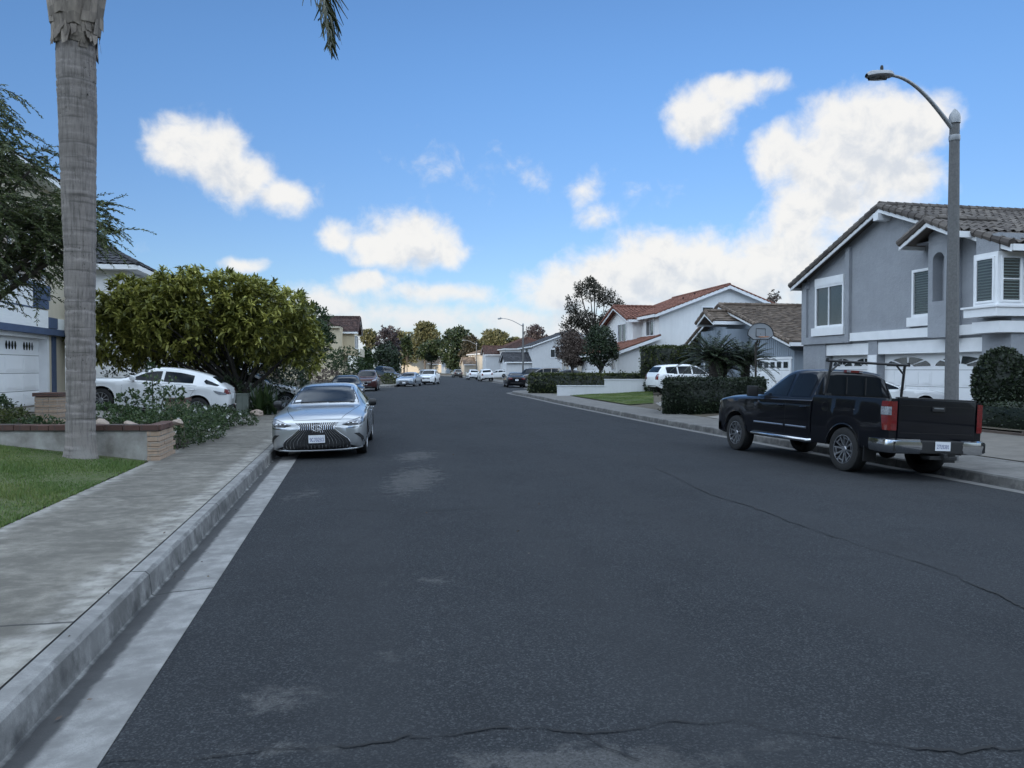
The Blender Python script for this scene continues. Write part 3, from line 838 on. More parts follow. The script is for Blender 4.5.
def car_common(root, S, sh, paint_m, detail=True, glass='glass'):
    mats = [M[paint_m], M['under']]
    body = sh.body('body', mats, root)
    for i, (xa, xb) in enumerate(S['glass']):
        for sd in (1, -1):
            mb = MB(); sh.patch(mb, 'side', glass_poly(S, xa, xb), .006, sd, .15)
            mb.build('side_window', M[glass], root, smooth=30)
    fG = pchip(S['GT']); x0, x1 = S['ws']
    wp = [(x, float(fG(x))-.045) for x in np.linspace(x0+.05, x1-.03, 7)]
    mb = MB(); sh.patch(mb, 'top', wp + [(x, -y) for x, y in reversed(wp)], .006, 1, .14)
    wsn = mb.build('windshield', M[glass], root, smooth=30)
    if detail:
        wb = MB()
        for y0 in (.30, -.28): sh.rod(wb, 'top', [(x0+.06, y0+.32), (x0+.05, y0-.22)], .008, .014)
        wb.build('wiper', M['black'], wsn)
    kind, a, b = S['rg']
    mb = MB()
    if kind == 'top':
        rp = [(x, float(fG(x))-.06) for x in np.linspace(a+.05, b-.03, 6)]
        sh.patch(mb, 'top', rp + [(x, -y) for x, y in reversed(rp)], .006, 1, .14)
    else:
        sh.patch(mb, 'rear', [(-.62, a+.05), (.62, a+.05), (.56, b-.03), (-.56, b-.03)], .007, 1, .14)
    mb.build('rear_window', M['glass'], root, smooth=30)
    # door seams and handles
    if detail:
        for sd in (1, -1):
            for (xa, xb) in S['doors']:
                zb, zt = .30, float(pchip(S['ZS'])((xa+xb)/2))+.02
                dp = [(xa+.02, zb+.06), (xa+.08, zb), (xb-.05, zb), (xb-.01, zb+.06), (xb-.01, zt-.02), (xa+.02, zt-.04)]
                if any(abs(x-c) < S['arch']+.03 for x in (xa, xb) for c in S['axles']):
                    c = S['axles'][1]; r = S['arch']+.05
                    if xb > c-r:
                        dp = [(xa+.02, zb+.06), (xa+.08, zb), (c-r-.02, zb), (c-r*.9, S['hub']+r*.45), (min(xb, c-r*.55), S['hub']+r*.85), (min(xb, c-r*.2), zt-.02), (xa+.02, zt-.04)]
                mb = MB(); sh.patch(mb, 'side', dp, .004, sd, .16)
                d = mb.build('door', M[paint_m], root, smooth=30)
                gm_ = MB(); sh.line(gm_, 'side', dp + dp[:1], .010, .002, sd)
                gm_.build('door_gap', M['dark_gap'], d)
                hb = MB(); hx = dp[3][0]-.22 if len(dp) == 6 else xa+.78
                sh.rod(hb, 'side', [(hx, zt-.15), (hx+.03, zt-.148), (hx+.15, zt-.143), (hx+.18, zt-.142)], [.006,.013,.013,.006], .02, sd)
                hb.build('handle', M[paint_m], d, smooth=40)
    # mirrors
    for sd in (1, -1):
        xm = S['glass'][0][0]+.08; zm = float(pchip(S['ZS'])(xm))+.10
        wv = float(pchip(S['W'])(xm))
        mb = MB()
        X = S['L']/2-xm
        mb.lathe([(.001,-.085),(.06,-.08),(.082,-.04),(.082,.04),(.066,.08),(.001,.09)], 10, axis='y', c=(X, sd*(wv+.07), zm))
        mb.box(X-.03, X+.03, sd*(wv-.06), sd*(wv), zm-.08, zm-.05)
        mi = mb.build('wing_mirror', M['black'] if S.get('blackmirror') else M[paint_m], root, smooth=50)
    return body

def lamps(root, sh, axis, poly, matn, name, off=.007, step=.07, both=True):
    out = []
    for k in ((1, -1) if both else (1,)):
        mb = MB(); sh.patch(mb, axis, poly if k > 0 else mirror(poly), off, 1, step)
        out.append(mb.build(name, M[matn], root, smooth=40))
    return out

def quad(y0, y1, z0, z1): return [(y0, z0), (y1, z0), (y1, z1), (y0, z1)]

def generic_car(kind, paint_m, name, label, cat, group=None, detail=False, text=None):
    S = {'sedan': SEDAN, 'suv': SUV, 'hatch': HATCH}[kind]
    root = thing(name, label, cat, group=group)
    sh = Shell(S['L'], stations(S), body_section(S))
    car_common(root, S, sh, paint_m, detail)
    wheel_pair(root, S, 'five' if kind != 'hatch' else 'ten', detail)
    hz = float(pchip(S['ZS'])(.12)); L = S['L']
    # front
    lamps(root, sh, 'front', [(.50, hz-.10), (.80, hz-.04), (.84, hz+.06), (.55, hz+.0)], 'lamp_clear', 'headlight')
    mb = MB(); sh.patch(mb, 'front', [(-.44, hz-.26), (.44, hz-.26), (.46, hz-.07), (-.46, hz-.07)], .006, 1, .1)
    g_ = mb.build('grille', M['black'], root)
    mb = MB()
    for z in (hz-.21, hz-.165, hz-.12): sh.rod(mb, 'front', [(y, z) for y in np.linspace(-.43, .43, 9)], .008, .01)
    mb.build('grille_bar', M['satin'], g_)
    mb = MB(); sh.patch(mb, 'front', [(-.52, .30), (.52, .30), (.46, .41), (-.46, .41)], .006, 1, .1)
    mb.build('lower_intake', M['black'], root)
    plate(root, sh, 'front', 0, hz-.30, None)
    # rear
    rz = float(pchip(S['ZS'])(L-.15))
    if kind == 'suv':
        lamps(root, sh, 'rear', [(.55, rz-.30), (.80, rz-.30), (.80, rz+.02), (.70, rz+.04), (.55, rz-.14)], 'lamp_red', 'taillight')
    else:
        lamps(root, sh, 'rear', [(.46, rz-.17), (.80, rz-.17), (.78, rz-.02), (.46, rz-.04)], 'lamp_red', 'taillight')
    plate(root, sh, 'rear', 0, rz-.24 if kind != 'suv' else rz-.28, None)
    mb = MB(); sh.patch(mb, 'rear', quad(-.62, .62, .40, .50), .006, 1, .12); mb.build('rear_bumper_trim', M['black'], root)
    return root, S, sh

# --- the silver sedan in front of us on the left
def silver_sedan():
    S = dict(SEDAN); S['blackmirror'] = True
    root = thing('parked_car', 'nearest silver sedan, wide black hourglass grille facing us, parked against the left kerb', 'car')
    sh = Shell(S['L'], stations(S), body_section(S))
    car_common(root, S, sh, 'p_silver', True, 'glass_pale')
    wheel_pair(root, S, 'ten', True)
    # spindle grille: black recess, chrome surround and curved slats
    sp = [(.40,.715),(.355,.675),(.325,.635),(.335,.60),(.45,.50),(.585,.40),(.63,.33),(.63,.245),(.58,.222)]
    zz = np.linspace(.222, .715, 22); hw = np.interp(zz, [q[1] for q in sp[::-1]], [q[0] for q in sp[::-1]])
    mb = MB(); rows = []
    for z, w_ in zip(zz, hw):
        row = []
        for y in np.linspace(-w_, w_, 17):
            p, n = sh.hit('front', float(y), float(z)); row.append(p + n*.006)
        rows.append(row)
    mb.grid(rows); gr_ = mb.build('grille', M['black'], root, smooth=40)
    mb = MB()
    for side in (1, -1):
        for k in range(9):
            t0 = .03+.043*k; bot = .04+.064*k
            pts = []
            for u in np.linspace(0, 1, 9):
                z = lerp(.705, .24, u)
                wmax = np.interp(z, [.222,.33,.40,.50,.60,.635,.675,.715], [.60,.63,.585,.45,.335,.325,.355,.40])
                y = wmax*(k+.6)/9.3
                pts.append((side*y, z))
            pts = [p for p in pts if not (abs(p[0]) < .185 and .30 < p[1] < .50)]
            runs = [[]]
            for p in pts:
                if runs[-1] and abs(runs[-1][-1][1]-p[1]) > .06: runs.append([])
                runs[-1].append(p)
            for r_ in runs:
                if len(r_) > 1: sh.rod(mb, 'front', r_, .0055, .016, n=6)
    mb.build('grille_slats', M['chrome'], gr_)
    for k in (1, -1):
        mb = MB(); sh.rod(mb, 'front', [(k*a, b) for a, b in sp], .010, .008); mb.build('grille_surround', M['chrome'], gr_, smooth=50)
    # oval emblem with its slanted stroke
    p, n = sh.hit('front', 0, .62)
    mb = MB(); x = p.x+.022
    mb.tube([(x, .088*math.cos(a), .622+.058*math.sin(a)) for a in np.linspace(0, 2*math.pi, 33)], .0075, 6)
    mb.tube([(x, .03, .67), (x, -.032, .61), (x, -.026, .60), (x, .058, .599)], .0085, 6)
    mb.build('emblem', M['chrome'], gr_, smooth=60)
    plate(root, sh, 'front', 0, .41, '9CJG283', w=.31, h=.15, push=.035)
    # headlights: slim, swept up and back, with dark inner strip and bright eyebrow
    hp = [(.47,.675),(.60,.645),(.80,.655),(.89,.70),(.90,.79),(.80,.79),(.66,.745)]
    lamps(root, sh, 'front', hp, 'black', 'headlight_bezel', .005, .05)
    hp2 = [(.71+(y-.71)*.86, .712+(z-.712)*.76) for y, z in hp]
    for hl, k in zip(lamps(root, sh, 'front', hp2, 'lamp_clear', 'headlight', .009, .05), (1, -1)):
        ip = [(.52,.678),(.62,.665),(.78,.675),(.74,.712),(.62,.708)]
        mb = MB(); sh.patch(mb, 'front', ip if k > 0 else mirror(ip), .011, 1, .05); mb.build('projector', M['black'], hl)
        for yy in (.60, .69, .77):
            mb = MB(); pp, nn = sh.hit('front', k*yy, .695)
            mb.lathe([(.001,.016),(.017,.013),(.022,0)], 12, axis='x', c=(pp.x+.006, k*yy, .695)); mb.build('lens', M['chrome'], hl, smooth=60)
        lp = [(.57,.612),(.70,.60),(.84,.615),(.84,.632),(.70,.618),(.58,.63)]
        mb = MB(); sh.patch(mb, 'front', lp if k > 0 else mirror(lp), .009, 1, .05); mb.build('running_light', M['chrome'], hl)
    # bumper ducts
    dp = [(.70,.50),(.80,.50),(.87,.42),(.885,.31),(.85,.31),(.82,.40),(.76,.455)]
    lamps(root, sh, 'front', dp, 'black', 'bumper_duct', .007, .05)
    mb = MB(); sh.rod(mb, 'front', [(y, .19+.035*abs(y)**2) for y in np.linspace(-.84, .84, 15)], .018, .012); mb.build('front_lip', M['p_silver'], root, smooth=60)
    # hood creases and shut line
    mb = MB()
    for k in (1, -1): sh.line(mb, 'top', [(.22, k*.46), (.6, k*.60), (1.1, k*.70), (1.5, k*.74)], .010, .002)
    sh.line(mb, 'top', [(.17, y) for y in np.linspace(-.46, .46, 7)], .010, .002)
    mb.build('hood_gap', M['dark_gap'], root)
    # inside: mirror and sticker seen through the glass
    p, n = sh.hit('top', 2.34, .0)
    mb = MB(); mb.box(p.x+.02, p.x+.05, -.09, .09, p.z-.07, p.z-.025); mb.build('rear_view_mirror', M['satin'], root)
    mb = MB(); sh.patch(mb, 'top', [(1.70,-.62),(1.70,-.50),(1.78,-.50),(1.78,-.62)], .009); mb.build('window_sticker', M['plate'], root)
    rz = .95
    lamps(root, sh, 'rear', [(.40, rz-.17), (.80, rz-.17), (.78, rz-.02), (.40, rz-.04)], 'lamp_red', 'taillight')
    return root, S

# --- the black pickup
PICKUP = dict(L=5.81, axles=(.99, 4.69), arch=.46, hub=.40, wr=.405, ww=.275, track=.845,
    W=[(0,.66),(.03,.80),(.10,.90),(.25,.965),(.6,.995),(1.4,1.0),(5.6,.995),(5.74,.985),(5.81,.96)],
    ZL=[(0,.42),(.1,.36),(.5,.36),(1.6,.42),(5.2,.48),(5.81,.60)],
    ZS=[(0,1.00),(.06,1.08),(.2,1.14),(.6,1.19),(1.2,1.22),(1.8,1.24),(3.8,1.27)],
    ZT=[(0,1.04),(.06,1.14),(.2,1.22),(.6,1.29),(1.2,1.325),(1.66,1.35),(1.76,1.38),(2.46,1.80),(2.7,1.885),(3.1,1.915),(3.5,1.90),(3.64,1.87),(3.70,1.80),(3.74,1.30)],
    GT=[(0,.62),(.2,.78),(1.0,.82),(1.7,.84),(2.5,.72),(3.4,.70),(3.68,.69),(3.74,.85)])
def pickup():
    S = PICKUP
    root = thing('pickup_truck', 'black pickup truck with an empty ladder rack, parked tail towards us at the right kerb', 'pickup truck')
    base = body_section(dict(S, gb=.95, bel=.985))
    xs = [x for x in stations(S) if x < 3.74] + [3.66, 3.70, 3.735]
    xs = sorted(set(round(x, 4) for x in xs))
    cabS = Shell(S['L'], xs, base)
    cabS.body('cab', [M['p_black'], M['under']], root)
    # bed: outer sides, rail, inner wall and floor, open on top
    fW, fL = pchip(S['W']), pchip(S['ZL'])
    def bsec(x):
        w = float(fW(x)); zl = float(fL(x)); d = abs(x-4.69)
        if d < S['arch']: zl = max(zl, S['hub']+math.sqrt(S['arch']**2-d*d))
        zr = 1.375; k = zr-zl
        fl = .02*max(0, 1-abs(d-.30)/.4)
        return [(0, max(.62, min(zl, .8))), (.80*w, max(.62, min(zl, .8))), (w*.975, zl), (w*.992, zl+.05), (w+fl*.0, zl+.35*k), (w, zl+.62*k), (w*.985, zr-.22), (w*.985, zr-.05), (w*.97, zr), (w*.86, zr), (w*.85, zr-.03), (w*.845, .82), (w*.80, .80), (0, .80)]
    xb = [3.775, 3.79] + [x for x in stations(S) if x > 3.8]
    bed = Shell(S['L'], xb, bsec)
    bed.body('bed', [M['p_black'], M['under']], root)
    L2 = S['L']/2
    mb = MB()
    mb.box(L2-3.83, L2-3.775, -.84, .84, .80, 1.375)                   # bulkhead
    mb.build('bed_bulkhead', M['p_black'], root, bevel=.01)
    # tailgate
    mb = MB(); mb.box(-L2-.025, -L2+.05, -.80, .80, .66, 1.385); tg = mb.build('tailgate', M['p_black'], root, bevel=.018, smooth=50)
    mb = MB(); mb.box(-L2-.028, -L2-.022, -.75, .75, .80, .808); mb.box(-L2-.028, -L2-.022, -.76, .76, 1.27, 1.276); mb.build('tailgate_crease', M['dark_gap'], tg)
    mb = MB(); mb.box(-L2-.05, -L2-.024, -.13, .13, 1.19, 1.265); mb.build('handle', M['black'], tg, bevel=.01)
    mb = MB(); mb.box(-L2-.055, -L2-.05, -.10, .10, 1.235, 1.25)
    mb.build('handle_trim', M['satin'], tg)
    mb = MB(); mb.box(-L2-.03, -L2+.06, -.81, .81, 1.385, 1.41); mb.build('tailgate_cap', M['black'], tg, bevel=.01)
    # taillights wrap the rear corners
    for k in (1, -1):
        pr = [(-L2-.03, .835), (-L2-.03, .945), (-L2+.01, .99), (-L2+.15, 1.006), (-L2+.165, .99), (-L2+.05, .80)]
        mb = MB(); rows = []
        for z, s_ in ((.84,.3),(.88,.5),(.97,.75),(1.08,.95),(1.22,1),(1.30,.9),(1.335,.7)):
            rows.append([(lerp(-L2+.08, x, s_) if x > -L2+.06 else x, k*y, z) for x, y in pr[:5]])
        mb.grid(rows); tl = mb.build('taillight', M['lamp_red'], root, smooth=40)
        mb = MB(); rows = [[(x-.004 if x < -L2 else x, k*(y+.006), z) for x, y in pr[1:4]] for z in (1.10, 1.24)]
        mb.grid(rows); mb.build('reverse_light', M['lamp_clear'], tl, smooth=40)
    # rear bumper: chrome corners, dark middle step, plate, hitch
    for k in (1, -1):
        mb = MB(); rows = []
        path = [(-L2+.42, 1.0), (-L2+.2, 1.02), (-L2+.02, 1.015), (-L2-.10, .95), (-L2-.15, .80), (-L2-.16, .42)]
        for z, o in ((.46,-.03),(.49,.0),(.60,.012),(.68,.0),(.705,-.05)):
            rows.append([(x-(o if i > 2 else 0), k*(y+(o if i < 4 else 0)), z - (.0 if i < 5 else 0)) for i, (x, y) in enumerate(path)])
        mb.grid(rows); mb.build('bumper_corner', M['chrome'], root, smooth=50)
    mb = MB(); mb.box(-L2-.165, -L2+.0, -.45, .45, .47, .69); mb.build('bumper_step', M['black'], root, bevel=.02)
    mb = MB(); mb.box(-L2-.12, -L2+.2, -.95, .95, .50, .66); mb.build('bumper_core', M['under'], root)
    x = -L2-.175
    mb = MB(); mb.box(x-.004, x+.004, -.155, .155, .525, .68); pl = mb.build('licence_plate', M['plate'], root)
    tb = MB(); dot_text(tb, '27U9301', lambda a, b: (x-.006, -a, .595+b), .25, .07); tb.build('plate_number', M['plate_ink'], pl)
    mb = MB(); mb.box(-L2-.25, -L2+.3, -.04, .04, .40, .48); mb.box(-L2-.2, -L2+.0, -.28, .28, .37, .43)
    mb.build('tow_hitch', M['black'], root, bevel=.008)
    # frame, axle and exhaust under the bed
    mb = MB(); mb.box(-L2+.2, L2-.4, -.42, -.34, .48, .60); mb.box(-L2+.2, L2-.4, .34, .42, .48, .60); mb.tube([(L2-4.69, -.8, .40), (L2-4.69, .8, .40)], .055, 8)
    mb.lathe([(.01,-.14),(.13,-.09),(.15,0),(.13,.09),(.01,.14)], 12, axis='y', c=(L2-4.69, 0, .40))
    mb.tube([(L2-3.9, -.55, .50), (-L2+.35, -.6, .48), (-L2+.15, -.72, .46)], .04, 8)
    mb.tube([(L2-3.0, -.3, .44), (L2-2.2, -.3, .44)], .12, 10)
    mb.build('chassis', M['under'], root)
    # cab glass
    fT, fS, fG = pchip(S['ZT']), pchip(S['ZS']), pchip(S['GT'])
    for sd in (1, -1):
        for q in ([(1.95,1.33),(2.40,1.62),(2.62,1.745),(2.84,1.79),(2.86,1.32)], [(2.96,1.32),(2.95,1.795),(3.3,1.80),(3.50,1.77),(3.60,1.68),(3.60,1.33)]):
            mb = MB(); cabS.patch(mb, 'side', q, .006, sd, .12); mb.build('side_window', M['glass'], root, smooth=30)
        for j, dp in enumerate(([(1.74,.56),(2.86,.54),(2.90,.62),(2.90,1.29),(1.74,1.27)], [(2.91,.62),(2.95,.54),(3.62,.54),(3.70,.66),(3.70,1.29),(2.91,1.29)])):
            mb = MB(); cabS.patch(mb, 'side', dp, .005, sd, .16); d = mb.build('door', M['p_black'], root, smooth=30)
            gp_ = MB(); cabS.line(gp_, 'side', dp+dp[:1], .012, .002, sd); gp_.build('door_gap', M['dark_gap'], d)
            hb = MB(); hx = 2.66 if j == 0 else 3.42
            cabS.rod(hb, 'side', [(hx,1.12),(hx+.03,1.122),(hx+.17,1.124),(hx+.20,1.124)], [.008,.017,.017,.008], .03, sd); hb.build('handle', M['p_black'], d, smooth=40)
            tb = MB(); xs2 = np.linspace(dp[0][0]+.05, dp[2][0]-.04, 8) if j == 0 else np.linspace(2.95, 3.62, 6)
            cabS.rod(tb, 'side', [(x, .72) for x in xs2], .022, .004, sd, n=6); tb.build('door_moulding', M['satin'], d, smooth=50)
        # big towing mirror
        mb = MB(); mb.box(L2-2.00, L2-1.88, sd*1.06, sd*1.28, 1.27, 1.50); mi = mb.build('wing_mirror', M['black'], root, bevel=.025, smooth=50)
        mb = MB(); mb.box(L2-2.02, L2-1.96, sd*.93, sd*1.08, 1.32, 1.38); mb.box(L2-2.02, L2-1.96, sd*.93, sd*1.08, 1.42, 1.46); mb.build('mirror_arm', M['black'], mi)
        # side step
        mb = MB(); mb.tube([(L2-1.62, sd*.86, .50), (L2-1.72, sd*1.0, .47), (L2-3.70, sd*1.0, .47), (L2-3.80, sd*.86, .50)], .042, 10)
        mb.build('side_step', M['chrome'], root, smooth=50)
        # mud flap and arch lip
        mb = MB(); mb.box(L2-5.26, L2-5.24, sd*.72, sd*.985, .25, .66); mb.build('mud_flap', M['black'], root)
        for sh_, xc in ((cabS, .99), (bed, 4.69)):
            mb = MB(); pts = [(xc+.475*math.cos(a), .40+.475*math.sin(a)) for a in np.linspace(.12, math.pi-.12, 15)]
            sh_.rod(mb, 'side', pts, .018, .004, sd, n=5); mb.build('arch_lip', M['p_black'], root, smooth=50)
    mb = MB(); bed.patch(mb, 'side', [(4.15+.085*math.cos(a), 1.16+.085*math.sin(a)) for a in np.linspace(0, 2*math.pi, 17)[:-1]], .004, 1, .1)
    mb.build('fuel_door', M['p_black'], root)
    mb = MB(); bed.line(mb, 'side', [(4.15+.088*math.cos(a), 1.16+.088*math.sin(a)) for a in np.linspace(0, 2*math.pi, 17)], .008, .006, 1); mb.build('fuel_door_gap', M['dark_gap'], root)
    wp = [(x, float(fG(x))-.05) for x in np.linspace(1.80, 2.52, 7)]
    mb = MB(); cabS.patch(mb, 'top', wp+[(x, -y) for x, y in reversed(wp)], .006, 1, .14); mb.build('windshield', M['glass'], root, smooth=30)
    mb = MB(); cabS.patch(mb, 'rear', [(-.64,1.40),(.64,1.40),(.62,1.74),(.55,1.775),(-.55,1.775),(-.62,1.74)], .008, 1, .12); rw = mb.build('rear_window', M['glass'], root, smooth=30)
    mb = MB(); x = L2-3.76
    for y in (-.22, .22): mb.box(x-.01, x+.0, y-.012, y+.012, 1.41, 1.76)
    mb.build('window_divider', M['black'], rw)
    mb = MB(); mb.box(L2-3.70, L2-3.62, -.20, .20, 1.845, 1.895); bl = mb.build('brake_light', M['lamp_red'], root, bevel=.01)
    mb = MB(); mb.box(L2-3.708, L2-3.70, -.19, -.10, 1.852, 1.888); mb.box(L2-3.708, L2-3.70, .10, .19, 1.852, 1.888); mb.build('cargo_light', M['lamp_clear'], bl)
    # nose
    mb = MB(); cabS.patch(mb, 'front', [(-.60,.66),(.60,.66),(.64,1.02),(-.64,1.02)], .006, 1, .1); gr_ = mb.build('grille', M['black'], root)
    mb = MB()
    for z in (.75,.84,.93,1.02): cabS.rod(mb, 'front', [(y, z) for y in np.linspace(-.62, .62, 9)], .016, .01)
    mb.build('grille_bars', M['chrome'], gr_)
    for k in (1, -1):
        hp = [(.68,.80),(.90,.82),(.95,1.06),(.66,1.06)]
        mb = MB(); cabS.patch(mb, 'front', hp if k > 0 else mirror(hp), .008, 1, .06); mb.build('headlight', M['lamp_clear'], root, smooth=40)
    mb = MB(); rows = []
    for z, o in ((.42,0),(.45,.04),(.60,.05),(.64,.02)):
        rows.append([(L2-.02+o-.10*(abs(y)/.98)**3-(.2 if abs(y) > .95 else 0), y, z) for y in np.linspace(-1.0, 1.0, 15)])
    mb.grid(rows); mb.build('front_bumper', M['chrome'], root, smooth=50)
    wheel_pair(root, S, 'six', True)
    # ladder rack: two posts on the bed rails, a cross bar, short braces
    rk = MB(); xr = L2-4.08
    for k in (1, -1):
        rk.box(xr-.05, xr+.05, k*.88-.035, k*.88+.035, 1.375, 1.42)
        rk.tube([(xr+.10, k*.88, 1.40), (xr-.0, k*.84, 2.02)], .026, 8)
        rk.tube([(xr-.0, k*.84, 1.84), (xr-.0, k*.64, 2.03)], .018, 6)
    rk.tube([(xr-.0, -.95, 2.04), (xr-.0, .95, 2.04)], .025, 10)
    for k in (1, -1): rk.box(xr-.03, xr+.03, k*.93-.01, k*.93+.01, 2.03, 2.09)
    rk.build('ladder_rack', M['black'], root, smooth=40)
    return root, S
# ------------------------------------------------------------------ houses
def stucco(name, c, var=.12, bump=.35, scale=55):
    c2 = tuple(x*(1-var) for x in c)
    m, t, b = mat_base(name)
    tc = t.new('ShaderNodeTexCoord').outputs['Object']
    f = t.ramp(t.noise(tc, 1.6, 6, .65), [(.3, 0), (.72, 1)])
    streak = t.ramp(t.noise(t.vmath('MULTIPLY', tc, (5, 5, .5)), 1.2, 5, .6), [(.35, .35), (.6, 0)])
    c_ = t.mix(f, c, c2); c_ = t.mix(streak, c_, tuple(x*.84 for x in c))
    t.l.new(c_, b.inputs['Base Color']); b.inputs['Roughness'].default_value = .92; b.inputs['Specular IOR Level'].default_value = .25
    h = t.math('ADD', t.noise(tc, scale, 4, .7), t.math('MULTIPLY', t.noise(tc, 7, 3, .6), 1.4))
    bn = t.new('ShaderNodeBump', ins={'Strength': bump, 'Distance': .015, 'Height': h}); t.l.new(bn.outputs[0], b.inputs['Normal'])
    return m
def rooftile(name, a, b_, c, rough=.85):
    m, t, b = mat_base(name)
    tc = t.new('ShaderNodeTexCoord').outputs['Object']
    r = t.new('ShaderNodeAttribute', attribute_name='rnd').outputs['Fac']
    col = t.ramp(r, [(0, a), (.5, b_), (1, c)])
    n = t.ramp(t.noise(tc, 2.3, 6, .7), [(.35, .0), (.75, .55)])
    col = t.mix(n, col, tuple(x*.6 for x in b_))
    t.l.new(col, b.inputs['Base Color']); b.inputs['Roughness'].default_value = rough; b.inputs['Specular IOR Level'].default_value = .3
    bn = t.new('ShaderNodeBump', ins={'Strength': .3, 'Distance': .01, 'Height': t.noise(tc, 40, 4, .6)}); t.l.new(bn.outputs[0], b.inputs['Normal'])
    return m
M['st_grey'] = stucco('stucco_grey', (.325,.34,.365), .2, .9, 24)
M['st_white'] = stucco('stucco_white', (.78,.78,.77), .07)
M['st_white2'] = stucco('stucco_pale', (.60,.61,.62), .08)
M['st_beige'] = stucco('stucco_beige', (.60,.51,.36), .1)
M['st_cream'] = stucco('stucco_cream', (.55,.49,.38), .08)
M['st_taupe'] = stucco('stucco_taupe', (.42,.38,.32), .1)
M['wood_grey'] = pmat('board_siding', (.27,.31,.36), (.22,.26,.30), 3, .8, bump=.2, aniso=(4,4,.6))
M['wood_white'] = pmat('white_siding', (.76,.77,.76), (.68,.69,.685), 2, .75, bump=.12, aniso=(1,1,8))
M['wood_blue'] = pmat('blue_trim', (.07,.10,.17), (.055,.08,.14), 4, .6, bump=.1)
M['door_white'] = pmat('garage_white', (.78,.79,.80), (.72,.73,.74), 1.2, .55, bump=.06)
M['rt_grey'] = rooftile('roof_tile_grey', (.072,.062,.057), (.115,.10,.09), (.17,.148,.13))
M['rt_red'] = rooftile('roof_tile_red', (.12,.052,.038), (.18,.078,.055), (.24,.11,.08))
M['rt_brown'] = rooftile('roof_shake_brown', (.08,.06,.046), (.13,.10,.078), (.20,.155,.12))
M['rt_dark'] = rooftile('roof_tile_dark', (.03,.031,.036), (.045,.047,.054), (.07,.072,.08))
M['rt_maroon'] = rooftile('roof_maroon', (.04,.024,.022), (.06,.034,.030), (.085,.048,.04))
M['solar'] = pmat('solar_panel', (.012,.015,.03), (.018,.022,.04), 8, .15, coat=.5)
M['brick'] = None

def tile_slope(mb, a, b, c, d, tw=.30, course=.37, amp=.045, step=.035, m=0, wave=True, jit=.006):
    """tiled slope: a-b along the eave, d-c along the ridge; courses step down towards the eave"""
    a, b, c, d = [Vector(p) for p in (a, b, c, d)]
    n = (b-a).cross(d-a)
    if n.length < 1e-6: n = (b-a).cross(c-a)
    n.normalize()
    if n.z < 0: n = -n
    Lh = max((b-a).length, (c-d).length); Lv = max((d-a).length, (c-b).length)
    nt = max(1, int(Lh/tw)); k = 6 if wave else 2; nx = nt*k
    nc = max(1, int(Lv/course)); rows = []; 
    offs = [[random.gauss(0, jit) for _ in range(nt+1)] for _ in range(nc)]
    for j in range(nc):
        for e in (0, 1):
            t = (j+e)/nc; h0 = step*(1-e)
            row = []
            for i in range(nx+1):
                s = i/nx; p = (a*(1-s)+b*s)*(1-t) + (d*(1-s)+c*s)*t
                ph = (i % k)/k
                if wave:
                    w = math.sin(math.pi*ph/.62) if ph < .62 else -.18*math.sin(math.pi*(ph-.62)/.38)
                    h = amp*w
                else: h = 0
                row.append(p + n*(h0+h+offs[j][min(i//k, nt)]))
            rows.append(row)
    n0 = len(mb.v); W_ = nx+1
    for row in rows: mb.v.extend([tuple(p) for p in row])
    rt = {}
    for i in range(len(rows)-1):
        for j in range(nx):
            mb.f.append((n0+i*W_+j, n0+i*W_+j+1, n0+(i+1)*W_+j+1, n0+(i+1)*W_+j)); mb.m.append(m)
            key = (i//2, j//k)
            if key not in rt: rt[key] = random.random()
            mb.rnd.append(rt[key])
def ridge_caps(mb, a, b, r=.12, l=.34, m=0):
    a, b = Vector(a), Vector(b); L = (b-a).length; k = max(1, int(L/l)); d = (b-a)/k
    for i in range(k):
        p = a + d*i
        mb.tube([p - d*.08, p + d*1.0], [r*1.05, r*.86], 8, m)

FRONT = ((0, 0), (1, 0), (0, -1))
def window(root, fr, a0, a1, z0, z1, fw=.07, depth=.05, d0=0.0, mull=(), hmull=(), sill=None, frame='white_trim', slats=False, name='window', pane='wglass'):
    """window: frame mesh with pane (and sill) as its pieces"""
    mb = MB()
    mb.pbox(fr, a0-fw, a0, z0-fw, z1+fw, d0-.02, d0+depth); mb.pbox(fr, a1, a1+fw, z0-fw, z1+fw, d0-.02, d0+depth)
    mb.pbox(fr, a0, a1, z1, z1+fw, d0-.02, d0+depth); mb.pbox(fr, a0, a1, z0-fw, z0, d0-.02, d0+depth)
    for x in mull: mb.pbox(fr, x-.025, x+.025, z0, z1, d0-.02, d0+depth*.8)
    for z in hmull: mb.pbox(fr, a0, a1, z-.022, z+.022, d0-.02, d0+depth*.7)
    w = mb.build(name, M[frame], root)
    mb = MB(); mb.pbox(fr, a0, a1, z0, z1, d0-.015, d0+.012); mb.build('pane', M[pane], w)
    if slats:
        mb = MB(); n = int((z1-z0)/.085)
        for i in range(n):
            z = z0+(i+.5)*(z1-z0)/n; mb.pbox(fr, a0+.03, a1-.03, z-.028, z+.012, d0+.013, d0+.028)
        mb.build('shutter', M['shutter'], w)
    if sill:
        so_, sh_, sd_ = sill
        mb = MB(); mb.pbox(fr, a0-fw-so_, a1+fw+so_, z0-fw-sh_, z0-fw-.002, d0-.02, d0+sd_); mb.build('sill', M[frame], w)
    return w
M['shutter'] = pmat('shutter_slats', (.10,.13,.12), (.08,.10,.10), 5, .6)

